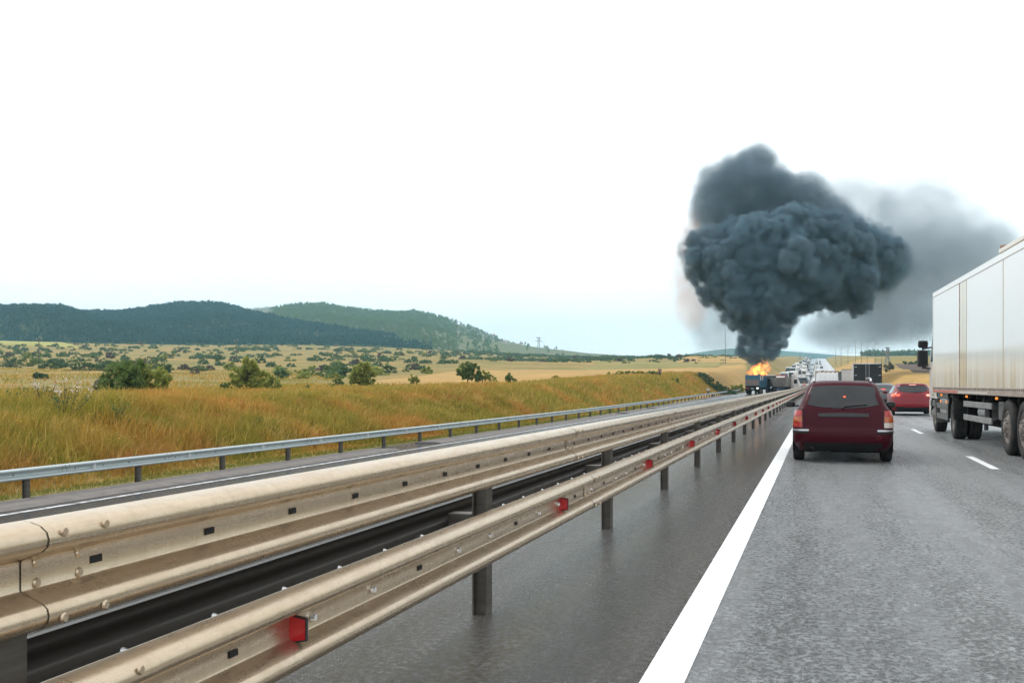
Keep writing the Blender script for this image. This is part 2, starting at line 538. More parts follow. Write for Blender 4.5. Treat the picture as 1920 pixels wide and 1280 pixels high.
H1 = hill('hill', 1480, [(-1100, 620), (-700, 598), (-400, 580), (-150, 580), (-40, 582), (40, 578), (110, 580), (165, 597), (250, 614), (350, 636), (450, 655), (560, 672)], M['forest_floor'], 980, 11)
H2 = hill('hill', 1950, [(-200, 620), (60, 602), (160, 594), (230, 594), (330, 586), (400, 587), (440, 591), (480, 600), (540, 613), (620, 624), (700, 638), (760, 650), (850, 670)], M['forest_floor'], 1050, 21)
H3 = hill('hill', 2500, [(240, 606), (420, 594), (480, 596), (540, 590), (600, 587), (640, 591), (700, 597), (780, 598), (830, 610), (870, 622), (930, 643), (1000, 657), (1100, 669), (1250, 677)], M['hill_scrub'], 1250, 31)
hill('distant_hill', 4600, [(1180, 676), (1250, 670), (1310, 661), (1360, 655), (1420, 652), (1500, 660), (1600, 668), (1720, 676)], M['forest_floor'], 3900, 41, back=.1)
# ------------------------------------------------------------------ guardrails
def steel(name, c, c2, metal, rough, dirt, dscale=3.0):
    m, n, p = _nm(name)
    a = noise_fac(n, dscale, 6, .7, 'World', (1, .05, 5), .35, .68)
    b = noise_fac(n, 22, 6, .75, 'World', (1, .22, 1.4), .45, .72)
    st = noise_fac(n, 30, 3, .6, 'World', (1, 1, .06), .45, .75)
    cc = mixc(n, a, c, c2)
    mm = N(n, 'ShaderNodeMath', operation='MULTIPLY'); n.links.new(b, mm.inputs[0]); mm.inputs[1].default_value = .3
    cc = mixc(n, mm.outputs[0], cc, dirt)
    m2 = N(n, 'ShaderNodeMath', operation='MULTIPLY'); n.links.new(st, m2.inputs[0]); m2.inputs[1].default_value = .18
    cc = mixc(n, m2.outputs[0], cc, tuple(x * .6 for x in dirt))
    n.links.new(cc, p.inputs['Base Color'])
    p.inputs['Metallic'].default_value = metal
    r = N(n, 'ShaderNodeMapRange'); r.inputs['To Min'].default_value = rough; r.inputs['To Max'].default_value = min(1, rough + .14)
    n.links.new(b, r.inputs['Value']); n.links.new(r.outputs['Result'], p.inputs['Roughness'])
    bump(n, p, a, .03, .002)
    return m
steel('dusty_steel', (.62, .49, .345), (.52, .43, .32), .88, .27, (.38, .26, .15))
steel('shaded_steel', (.060, .055, .048), (.035, .034, .032), .2, .5, (.05, .04, .03))  # back beam: shade under the upper beam put into a near-black base colour
steel('galvanised', (.50, .57, .57), (.42, .48, .48), .35, .36, (.34, .32, .28))
steel('post_steel', (.13, .12, .105), (.08, .075, .065), .3, .5, (.10, .07, .045), 5)
plain('bolt_zinc', (.78, .79, .80), .25, .7, c2=(.6, .6, .6), nscale=30)
plain('slot_dark', (.012, .012, .012), .9)
plain('red_reflector', (.50, .006, .02), .3, c2=(.5, .006, .015), nscale=40, coat=.5)
plain('white_reflector', (.85, .85, .85), .3)
plain('black_plastic', (.018, .018, .02), .45, c2=(.03, .03, .032), nscale=9)

W_PROF = [(x_, z_ * .87) for x_, z_ in [(.004, .155), (.030, .152), (.060, .142), (.078, .126), (.084, .106), (.080, .086), (.066, .072), (.014, .050), (.003, .044), (0, .038),
          (0, -.038), (.003, -.044), (.014, -.050), (.066, -.072), (.080, -.086), (.084, -.106), (.078, -.126), (.060, -.142), (.030, -.152), (.004, -.155)]]
def beam_mesh(name, L, mats, slots=True, bolts=True, detail=True, side=1, thin=.004):
    """W-beam along +Y, front towards +X (side=1)"""
    mb = MB()
    ext = .28
    def strip_(dx, flip):
        P = [[(side * (x + dx), y, z) for x, z in W_PROF] for y in (0, L * .5, L)]
        Q = [[(side * (x + dx + .003), y, z) for x, z in W_PROF] for y in (L, L + ext)]   # lap over the next section
        mb.grid(P, True, flip)
        if detail: mb.grid(Q, True, flip)
    f = side > 0
    strip_(0, not f); strip_(-thin, f)
    for z0, x0 in ((W_PROF[0][1], W_PROF[0][0]), (W_PROF[-1][1], W_PROF[-1][0])):
        mb.add([(side * x0, 0, z0), (side * (x0 - thin), 0, z0), (side * (x0 - thin), L, z0), (side * x0, L, z0)], [(0, 1, 2, 3)])
    if detail:   # cut end of the lap
        mb.add([(side * (x + .003), L + ext, z) for x, z in W_PROF] + [(side * (x - .001), L + ext, z) for x, z in W_PROF],
               [(i, i + 1, len(W_PROF) + i + 1, len(W_PROF) + i) for i in range(len(W_PROF) - 1)])
    return mb.mesh(name, mats[0])
def bolts_mesh(name, L, every, mats, side=1, slots=True, front=True):
    """bolt heads (material 0) and open slots (material 1) on the web and the lap joint"""
    mb = MB()
    k = int(L / every)
    for i in range(k):
        y = every * (i + .5)
        dark = (i % 3 == 1) if front else True
        if slots and dark:
            mb.mi = 1
            mb.box(min(side * .0015, side * .004), max(side * .0015, side * .004), y - .024, y + .024, -.010, .010)
        else:
            mb.mi = 0
            mb.tube((side * .001, y, 0), (side * .016, y, 0), .0165, .012, 8)
    mb.mi = 2
    for y in (L + .05, L + .2):
        for z, x in ((.105, .088), (-.105, .088), (.025, .006), (-.025, .006)):
            mb.tube((side * (x - .002), y, z), (side * (x + .003), y, z), .014, .010, 8)
    return mb.mesh(name, mats)
def post_mesh(name, h, w=.10, d=.12):
    mb = MB()
    mb.box(-d / 2, d / 2, -.004, .004, -.35, h)
    mb.box(-d / 2 - .008, -d / 2, -w / 2, w / 2, -.35, h - .002)
    mb.box(d / 2, d / 2 + .008, -w / 2, w / 2, -.35, h - .002)
    return mb.mesh(name, M['post_steel'])
def place(me, name, parent, x, y, zf, step, dz=0.0):
    o = bpy.data.objects.new(name, me)
    col.objects.link(o); o.parent = parent
    z0, z1 = zf(y), zf(y + step)
    o.location = (x, y, z0 + dz)
    o.rotation_euler = (math.atan2(z1 - z0, step), 0, 0)
    return o
rz1 = lambda y: float(road_z(y))
STEP = 3.69
Y0 = 5.67 - 3 * STEP
N_SEG = 62                                        # sections built singly
med = empty('median_guardrail', (0, 0, 0))
tag(med, 'tan two-tier steel guardrail with red reflectors between the carriageways', 'guardrail')
BL = STEP * 1.5
b_low = beam_mesh('beam', BL, [M['dusty_steel']])
b_up = b_low
b_back = beam_mesh('beam', BL, [M['shaded_steel']], side=-1)
bolt_f = bolts_mesh('bolts', BL, .5, [M['bolt_zinc'], M['slot_dark'], M['dusty_steel']])
bolt_u = bolts_mesh('bolts', BL, .53, [M['bolt_zinc'], M['slot_dark'], M['dusty_steel']], front=False)
mbb = MB()
for i in range(11):
    mbb.tube((.006, .25 + .5 * i, 0), (.022, .25 + .5 * i, 0), .016, .011, 8)
bolt_b = mbb.mesh('bolts', [M['bolt_zinc']])
post_s = post_mesh('post', .98, .10, .075)
sp = MB(); sp.box(0, .148, -.05, .05, -.08, .08, .006); spacer = sp.mesh('spacer_block', M['post_steel'])
rf = MB()
rf.prism_y([(-.004, -.046), (.066, -.032), (.066, .044), (-.004, .056)], -.012, 0)
rf2 = MB(); rf2.add([(.002, -.0125, -.039), (.061, -.0125, -.027), (.061, -.0125, .039), (.002, -.0125, .049)], [(0, 1, 2, 3)])
refl_back = rf.mesh('reflector', M['black_plastic']); refl_red = rf2.mesh('lens', M['red_reflector'])
for k in range(N_SEG):
    y = Y0 + STEP * k
    yb = y + 1.3
    yb = Y0 + BL * k + 1.81
    if yb < Y0 + STEP * N_SEG - 2:
        o = place(b_low, 'beam', med, -1.70, yb, rz1, BL, .535)
        o2 = place(b_up, 'beam', med, -1.852, yb + .06, rz1, BL, .885)
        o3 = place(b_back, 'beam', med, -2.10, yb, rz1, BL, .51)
    if k < 15:
        for oo, bm_ in ((o, bolt_f), (o2, bolt_u), (o3, bolt_b)):
            q = bpy.data.objects.new('bolts', bm_); col.objects.link(q); q.parent = oo; q['kind'] = 'stuff'
    p_ = place(post_s, 'post', med, -1.90, y, rz1, STEP); p_.rotation_euler = (0, 0, 0)
    if k < 40:
        q = place(spacer, 'spacer_block', med, -1.852, y, rz1, STEP, .535); q.rotation_euler = (0, 0, 0)
        q = place(spacer, 'spacer_block', med, -2.098, y, rz1, STEP, .51); q.rotation_euler = (0, 0, 0)
    r_ = place(refl_back, 'reflector', med, -1.702, y + 1.07, rz1, STEP, .525)
    l_ = bpy.data.objects.new('lens', refl_red); col.objects.link(l_); l_.parent = r_
# the rest of the barrier up the far slope, too far to tell its sections
yf = np.concatenate([np.arange(Y0 + STEP * N_SEG, 440, 6), np.arange(440, 1700, 25)])
for x, zc in ((-1.70, .535), (-1.852, .885)):
    mb = MB()
    P = [[(x + xx, y, rz1(y) + zc + z) for xx, z in W_PROF[::3]] for y in yf]
    mb.grid(P, True)
    o = mb.build('far_beam', M['dusty_steel'], med); o['kind'] = 'stuff'
mb = MB()
for y in np.arange(Y0 + STEP * N_SEG, 700, STEP * 2):
    mb.box(-1.95, -1.86, y - .05, y + .05, rz1(y) - .2, rz1(y) + .7)
o = mb.build('far_posts', M['post_steel'], med); o['kind'] = 'stuff'

# rail on the far side of the opposite carriageway
lz1 = lambda y: float(left_z(np.array([-17.3]), np.array([float(y)]))[0])
far = empty('roadside_guardrail', (0, 0, 0))
tag(far, 'grey galvanised single-beam guardrail at the foot of the grassy bank', 'guardrail')
FS = 3.95
fb = beam_mesh('beam', FS, [M['galvanised']])
fbolt = bolts_mesh('bolts', FS, .99, [M['slot_dark'], M['slot_dark'], M['slot_dark']])
fpost = post_mesh('post', .74, .10, .12)
tri = MB(); tri.prism_y([(0.0, -.045), (.09, -.065), (.09, .07), (0.0, .04)], -.01, 0); trim = tri.mesh('reflector', M['white_reflector'])
fy0 = 18.8 - 6 * FS
for k in range(64):
    y = fy0 + FS * k
    o = place(fb, 'beam', far, -17.12, y + 1.0, lz1, FS, .60)
    if k < 20:
        q = bpy.data.objects.new('bolts', fbolt); col.objects.link(q); q.parent = o; q['kind'] = 'stuff'
    p_ = place(fpost, 'post', far, -17.2, y, lz1, FS); p_.rotation_euler = (0, 0, 0)
    if k < 50:
        r_ = place(trim, 'reflector', far, -17.12, y + 2.1, lz1, FS, .60)
        r_.scale = (1.0, 1.0, 1.15)
# ------------------------------------------------------------------ burning smoke as real volumes
FD = 203.0                                         # distance of the fire along the view axis
def gn_tree(name):
    g = bpy.data.node_groups.new(name, 'GeometryNodeTree')
    g.interface.new_socket('Geometry', in_out='INPUT', socket_type='NodeSocketGeometry')
    g.interface.new_socket('Geometry', in_out='OUTPUT', socket_type='NodeSocketGeometry')
    return g, g.nodes.new('NodeGroupInput'), g.nodes.new('NodeGroupOutput')
def points_volume(name, pts, rad, mat, voxel):
    """union of spheres turned into a density grid"""
    me = bpy.data.meshes.new(name)
    me.vertices.add(len(pts)); me.vertices.foreach_set('co', np.asarray(pts, np.float32).ravel())
    a = me.attributes.new('rad', 'FLOAT', 'POINT'); a.data.foreach_set('value', np.asarray(rad, np.float32))
    me.materials.append(mat)
    o = bpy.data.objects.new(name, me); col.objects.link(o)
    g, gi, go = gn_tree(name)
    m2p = g.nodes.new('GeometryNodeMeshToPoints')
    na = g.nodes.new('GeometryNodeInputNamedAttribute'); na.data_type = 'FLOAT'; na.inputs['Name'].default_value = 'rad'
    pv = g.nodes.new('GeometryNodePointsToVolume'); pv.resolution_mode = 'VOXEL_SIZE'
    pv.inputs['Voxel Size'].default_value = voxel
    pv.inputs['Density'].default_value = 1.0
    sm_ = g.nodes.new('GeometryNodeSetMaterial'); sm_.inputs['Material'].default_value = mat
    g.links.new(gi.outputs[0], m2p.inputs['Mesh'])
    g.links.new(na.outputs['Attribute'], m2p.inputs['Radius'])
    g.links.new(m2p.outputs['Points'], pv.inputs['Points'])
    g.links.new(na.outputs['Attribute'], pv.inputs['Radius'])
    g.links.new(pv.outputs['Volume'], sm_.inputs['Geometry'])
    g.links.new(sm_.outputs['Geometry'], go.inputs[0])
    md = o.modifiers.new('smoke', 'NODES'); md.node_group = g
    return o
def smoke_mat(name, color, density, aniso=0.0, nscale=.35, nlo=.3, nhi=.6, nmin=.25, absorb=(0, 0, 0), step=1.0):
    m = bpy.data.materials.new(name); m.use_nodes = True; M[name] = m
    n = m.node_tree; n.nodes.clear()
    out = n.nodes.new('ShaderNodeOutputMaterial')
    pv = n.nodes.new('ShaderNodeVolumePrincipled')
    pv.inputs['Color'].default_value = (*color, 1)
    pv.inputs['Absorption Color'].default_value = (*absorb, 1)
    pv.inputs['Anisotropy'].default_value = aniso
    pv.inputs['Density Attribute'].default_value = ''
    at_ = n.nodes.new('ShaderNodeAttribute'); at_.attribute_name = 'density'
    f = noise_fac(n, nscale, 4, .6, 'World', None, nlo, nhi, .5)
    mr = N(n, 'ShaderNodeMapRange'); mr.inputs['To Min'].default_value = nmin; mr.inputs['To Max'].default_value = 1.0
    n.links.new(f, mr.inputs['Value'])
    mu = N(n, 'ShaderNodeMath', operation='MULTIPLY'); n.links.new(at_.outputs['Fac'], mu.inputs[0]); n.links.new(mr.outputs['Result'], mu.inputs[1])
    m2 = N(n, 'ShaderNodeMath', operation='MULTIPLY'); n.links.new(mu.outputs[0], m2.inputs[0]); m2.inputs[1].default_value = density
    n.links.new(m2.outputs[0], pv.inputs['Density'])
    n.links.new(pv.outputs['Volume'], out.inputs['Volume'])
    m.cycles.volume_step_rate = step
    return m
smoke_mat('dense_smoke', (.215, .32, .39), 1.65, .0, .42, .38, .60, .10)
smoke_mat('fringe_smoke', (.20, .33, .41), .42, .0, .42, .44, .62, .0)
smoke_mat('soft_smoke', (.23, .325, .395), .5, .0, .14, .34, .6, .3)
smoke_mat('thin_smoke', (.36, .45, .52), .115, .0, .08, .34, .62, .2)
smoke_mat('mist', (.95, .97, .98), .012, .0, .02, .36, .6, .2)
smoke_mat('warm_smoke', (.95, .62, .47), .11, .0, .1, .36, .6, .2)

def ball_cluster(l1, n2, n3, rs, k2=(.30, .48), k3=(.30, .48), shrink=1.0):
    """large puffs, each carrying smaller puffs on its surface, each of those smaller ones again"""
    pts, rad = [], []
    r_ = np.random.default_rng(rs)
    def sph(n):
        v = r_.normal(size=(n, 3)); return v / np.linalg.norm(v, axis=1)[:, None]
    for px, py, rpx, dd in l1:
        c = np.array(ray(px, py, FD + dd)); R = rpx * shrink * FD / F_PX
        pts.append(c); rad.append(R * .86)
        for v in sph(n2):
            R2 = R * r_.uniform(*k2)
            c2 = c + v * R * r_.uniform(.78, .98)
            pts.append(c2); rad.append(R2)
            m = n3 if R2 > .8 else n3 // 2
            for w in sph(m):
                if np.dot(w, v) < -.2: continue
                R3 = R2 * r_.uniform(*k3)
                pts.append(c2 + w * R2 * r_.uniform(.82, 1.0)); rad.append(R3)
    return np.array(pts), np.array(rad)
# (px, row, radius px, depth offset m) of the big puffs
_dense = [(1420, 678, 17, 0), (1405, 668, 20, 1), (1440, 664, 22, 0), (1392, 660, 18, 1), (1425, 650, 26, -1), (1455, 645, 24, 1), (1400, 640, 22, 1),
         (1430, 622, 36, -1), (1395, 610, 34, 1), (1460, 612, 30, 2), (1420, 588, 42, -2), (1385, 575, 36, 1), (1462, 582, 36, 2),
         (1400, 545, 48, -1), (1450, 548, 50, -2), (1365, 540, 40, 2), (1495, 545, 42, 3),
         (1345, 505, 46, 2), (1400, 495, 58, -1), (1465, 500, 62, -2), (1525, 505, 52, 2), (1325, 470, 40, 3), (1318, 502, 32, 4), (1375, 465, 44, 2),
         (1440, 450, 52, 1), (1490, 436, 50, 3), (1545, 460, 52, 4), (1590, 465, 50, 6), (1575, 515, 58, 6), (1625, 500, 56, 8), (1640, 465, 42, 9),
         (1655, 505, 36, 10), (1600, 545, 42, 8), (1560, 555, 36, 7), (1470, 418, 30, 2), (1520, 420, 30, 4), (1310, 450, 24, 3), (1345, 446, 22, 2), (1350, 548, 32, 2), (1500, 562, 32, 3), (1366, 590, 24, 2), (1478, 600, 24, 2), (1334, 528, 28, 3)]
dense = [(px, py, r * (.80 if py > 570 else 1.0), dd) for px, py, r, dd in _dense]
P_, R__ = ball_cluster(dense, 24, 24, 5, (.26, .60), (.20, .46), .88)
sm1 = points_volume('smoke', P_, R__, M['dense_smoke'], .24)
tag(sm1, 'dense dark grey billowing smoke column rising from the burning trailer', 'smoke', kind='stuff')

fr_ = [(px, py, r * 1.04, dd + 1) for px, py, r, dd in dense if py < 640]
P_, R__ = ball_cluster(fr_, 9, 4, 6, (.35, .6), (.3, .5), 1.0)
points_volume('smoke_fringe', P_, R__, M['fringe_smoke'], .4).parent = sm1

def blob_volume(name, blobs, mat, res, nscale, thr, gain, seed=0.0, detail=5, pad=1.0):
    """soft cloud: a sum of round falloffs eaten away by noise, sampled into a density grid"""
    cs, ss = [], []
    for px, py, rx, ry, rd, dd, w in blobs:
        cs.append(ray(px, py, FD + dd)); ss.append((1.24 * rx * FD / F_PX, 1.24 * rd, 1.24 * ry * FD / F_PX, w))
    lo = [min(c[i] - max(s[0], s[1], s[2]) * pad for c, s in zip(cs, ss)) for i in range(3)]
    hi = [max(c[i] + max(s[0], s[1], s[2]) * pad for c, s in zip(cs, ss)) for i in range(3)]
    lo[2] = max(lo[2], 0.3)
    me = bpy.data.meshes.new(name); me.from_pydata([(0, 0, 0)], [], []); me.materials.append(mat)
    o = bpy.data.objects.new(name, me); col.objects.link(o)
    g, gi, go = gn_tree(name)
    vc = g.nodes.new('GeometryNodeVolumeCube')
    vc.inputs['Min'].default_value = lo; vc.inputs['Max'].default_value = hi
    dims = [hi[i] - lo[i] for i in range(3)]; vox = max(dims) / res
    for i, ax in enumerate('XYZ'):
        vc.inputs['Resolution ' + ax].default_value = max(8, int(dims[i] / vox))
    pos = g.nodes.new('GeometryNodeInputPosition')
    acc = None
    def math_(op, a, b=None):
        x = g.nodes.new('ShaderNodeMath'); x.operation = op
        for i, v in enumerate((a, b)):
            if v is None: continue
            if isinstance(v, (int, float)): x.inputs[i].default_value = v
            else: g.links.new(v, x.inputs[i])
        return x.outputs[0]
    for c, s in zip(cs, ss):
        sub = g.nodes.new('ShaderNodeVectorMath'); sub.operation = 'SUBTRACT'; g.links.new(pos.outputs[0], sub.inputs[0]); sub.inputs[1].default_value = c
        dv = g.nodes.new('ShaderNodeVectorMath'); dv.operation = 'DIVIDE'; g.links.new(sub.outputs[0], dv.inputs[0]); dv.inputs[1].default_value = s[:3]
        ln = g.nodes.new('ShaderNodeVectorMath'); ln.operation = 'LENGTH'; g.links.new(dv.outputs[0], ln.inputs[0])
        v = math_('MAXIMUM', math_('SUBTRACT', 1.0, ln.outputs['Value']), 0.0)
        v = math_('MULTIPLY', math_('MINIMUM', math_('MULTIPLY', math_('MULTIPLY', v, v), 3.2), math_('MULTIPLY', v, 1.7)), s[3])
        acc = v if acc is None else math_('MAXIMUM', acc, v)
    nz = g.nodes.new('ShaderNodeTexNoise'); nz.inputs['Scale'].default_value = nscale; nz.inputs['Detail'].default_value = detail
    nz.inputs['Roughness'].default_value = .58; nz.inputs['Distortion'].default_value = .4
    off = g.nodes.new('ShaderNodeVectorMath'); off.operation = 'ADD'; g.links.new(pos.outputs[0], off.inputs[0]); off.inputs[1].default_value = (seed, seed * 2, -seed)
    g.links.new(off.outputs[0], nz.inputs['Vector'])
    fac = nz.outputs[0]
    d = math_('SUBTRACT', acc, math_('MULTIPLY', math_('SUBTRACT', fac, .28), thr))
    d = math_('MINIMUM', math_('MAXIMUM', math_('MULTIPLY', d, gain), 0.0), 1.0)
    d = math_('MULTIPLY', d, math_('MINIMUM', math_('MULTIPLY', acc, 3.5), 1.0))
    g.links.new(d, vc.inputs['Density'])
    sm_ = g.nodes.new('GeometryNodeSetMaterial'); sm_.inputs['Material'].default_value = mat
    g.links.new(vc.outputs['Volume'], sm_.inputs['Geometry']); g.links.new(sm_.outputs['Geometry'], go.inputs[0])
    md = o.modifiers.new('smoke', 'NODES'); md.node_group = g
    return o
# (px, row, rx px, ry px, depth radius m, depth offset m, weight)
upper = [(1395, 365, 120, 100, 10, 14, 1), (1480, 385, 110, 80, 9, 15, 1), (1350, 400, 75, 75, 8, 13, 1), (1540, 410, 90, 60, 8, 16, .9), (1415, 305, 60, 45, 6, 14, .8),
         (1640, 490, 85, 80, 8, 16, .9)]
tag(blob_volume('smoke', upper, M['soft_smoke'], 150, .16, .95, 2.4, 3.0), 'softer blue grey smoke cloud behind the top of the dense column', 'smoke', kind='stuff')
drift = [(1640, 520, 150, 130, 14, 24, .9), (1700, 520, 200, 180, 16, 34, .95), (1780, 480, 150, 150, 16, 38, .8), (1660, 600, 190, 80, 14, 30, .75), (1590, 620, 140, 60, 12, 26, .7), (1720, 380, 150, 110, 14, 36, .55),
         (1345, 600, 80, 90, 10, 18, .75), (1310, 520, 70, 100, 8, 14, .5), (1850, 470, 110, 110, 14, 42, .6), (1600, 390, 140, 90, 10, 24, .6), (1420, 290, 60, 50, 6, 16, .6), (1365, 640, 60, 50, 8, 18, .7), (1300, 470, 50, 90, 6, 10, .45)]
tag(blob_volume('smoke', drift, M['thin_smoke'], 120, .085, .95, 1.9, 11.0), 'thin grey smoke drifting away above the queue of vehicles', 'smoke', kind='stuff')

warm = [(1288, 450, 40, 70, 5, 6, .8), (1295, 575, 42, 60, 5, 6, .9), (1280, 510, 30, 60, 4, 6, .6)]
tag(blob_volume('smoke', warm, M['warm_smoke'], 60, .2, .7, 2.0, 17.0), 'thin pinkish smoke along the left edge of the column', 'smoke', kind='stuff')

tag(blob_volume('mist', [(490, 582, 230, 130, 35, 1650, .9), (520, 590, 200, 90, 30, 1650, .6)], M['mist'], 40, .02, .7, 1.6, 5.0), 'small white patch of mist in the saddle between two hills', 'mist', kind='stuff')

# ------------------------------------------------------------------ flames
def flame_mat(name, strength):
    m = bpy.data.materials.new(name); m.use_nodes = True; M[name] = m
    n = m.node_tree; n.nodes.clear()
    out = n.nodes.new('ShaderNodeOutputMaterial')
    pv = n.nodes.new('ShaderNodeVolumePrincipled')
    pv.inputs['Color'].default_value = (.1, .05, .03, 1)
    pv.inputs['Density Attribute'].default_value = ''
    at_ = n.nodes.new('ShaderNodeAttribute'); at_.attribute_name = 'density'
    f = noise_fac(n, .55, 3, .5, 'World', (1, 1, .8), .34, .6, .6)
    mu = N(n, 'ShaderNodeMath', operation='MULTIPLY'); n.links.new(at_.outputs['Fac'], mu.inputs[0]); n.links.new(f, mu.inputs[1])
    cr = N(n, 'ShaderNodeValToRGB')
    e = cr.color_ramp.elements
    e[0].position = .15; e[0].color = (1, .07, .006, 1)
    e[1].position = .95; e[1].color = (1, .36, .06, 1)
    n.links.new(f, cr.inputs['Fac']); n.links.new(cr.outputs['Color'], pv.inputs['Emission Color'])
    m2 = N(n, 'ShaderNodeMath', operation='MULTIPLY'); n.links.new(mu.outputs[0], m2.inputs[0]); m2.inputs[1].default_value = strength
    n.links.new(m2.outputs[0], pv.inputs['Emission Strength'])
    m3 = N(n, 'ShaderNodeMath', operation='MULTIPLY'); n.links.new(at_.outputs['Fac'], m3.inputs[0]); m3.inputs[1].default_value = .25
    n.links.new(m3.outputs[0], pv.inputs['Density'])
    n.links.new(pv.outputs['Volume'], out.inputs['Volume'])
    return m
flame_mat('flame', 3.2)
fl = []
for px, py, r, dd in [(1412, 694, 9, -2.2), (1420, 690, 8, -2.4), (1405, 697, 6, -2.2), (1428, 695, 8, -2), (1434, 688, 7, -2.2), (1440, 694, 5, -1.8), (1430, 700, 6, -1.9), (1417, 700, 7, -2), (1408, 701, 5, -2), (1437, 701, 4, -1.7), (1425, 684, 5, -2.4), (1440, 685, 4, -2.4), (1438, 680, 4, -2.6), (1432, 678, 3, -2.6), (1444, 690, 4, -2.2)]:
    fl.append((px, py, r * .8, dd))
P_, R__ = ball_cluster(fl, 10, 4, 9, (.35, .55))
tag(points_volume('flames', P_, R__, M['flame'], .12), 'bright orange flames on top of the blue tipper trailer', 'flames', kind='stuff')
# ------------------------------------------------------------------ passenger cars
def car_paint(name, c, c2=None, rough=.32, metal=.25, dirt=.35, coat=.6, spec=.35):
    m, n, p = _nm(name)
    d = noise_fac(n, 2.2, 5, .6, 'Object', (1, 1, .8), .42, .75)
    mm = N(n, 'ShaderNodeMath', operation='MULTIPLY'); n.links.new(d, mm.inputs[0]); mm.inputs[1].default_value = dirt
    n.links.new(mixc(n, mm.outputs[0], c, c2 or tuple(x * .55 + .02 for x in c)), p.inputs['Base Color'])
    p.inputs['Metallic'].default_value = metal
    r = N(n, 'ShaderNodeMapRange'); r.inputs['To Min'].default_value = rough; r.inputs['To Max'].default_value = min(1, rough + .2)
    n.links.new(d, r.inputs['Value']); n.links.new(r.outputs['Result'], p.inputs['Roughness'])
    p.inputs['Specular IOR Level'].default_value = spec; p.inputs['Coat Weight'].default_value = coat; p.inputs['Coat Roughness'].default_value = .08
    return m
car_paint('maroon_paint', (.047, .0007, .007), (.030, .0015, .0055), rough=.4, metal=0.0, dirt=.5, coat=.12, spec=.12)
car_paint('red_paint', (.19, .003, .010), metal=0.0, coat=.4, spec=.25)
car_paint('grey_paint', (.05, .06, .07))
car_paint('silver_paint', (.42, .44, .46))
car_paint('white_car_paint', (.72, .72, .72))
car_paint('dark_car_paint', (.03, .035, .045))
car_paint('blue_car_paint', (.05, .09, .17))
plain('tinted_glass', (.010, .011, .012), .07, c2=(.022, .024, .025), nscale=2.5, spec=.5)
plain('rubber', (.010, .010, .011), .85, c2=(.025, .024, .023), nscale=8)
plain('alloy', (.38, .38, .39), .4, .7, c2=(.22, .22, .22), nscale=10)
plain('chrome', (.75, .76, .78), .2, .9)
plain('underbody', (.004, .004, .004), .95, spec=.1)
plain('bumper_black', (.009, .009, .010), .6, c2=(.018, .018, .018), nscale=5, spec=.3)
plain('lamp_red', (.40, .012, .012), .18, c2=(.30, .008, .008), nscale=30, coat=.6)
plain('lamp_amber', (.42, .09, .012), .18, c2=(.34, .06, .01), nscale=30, coat=.6)
plain('lamp_clear', (.55, .47, .42), .2, c2=(.45, .38, .34), nscale=30, coat=.6)
plain('plate_white', (.7, .7, .7), .5)
plain('plate_grey', (.05, .05, .05), .5)
emis('brake_light', (1, .10, .035), 2.6)
emis('brake_light_hot', (1, .55, .42), 1.6)
emis('headlight', (1, .96, .88), 2.5, (.8, .8, .8))
emis('glow_orange', (1, .16, .04), 1.3)
plain('screw_line', (.012, .006, .007), .7)

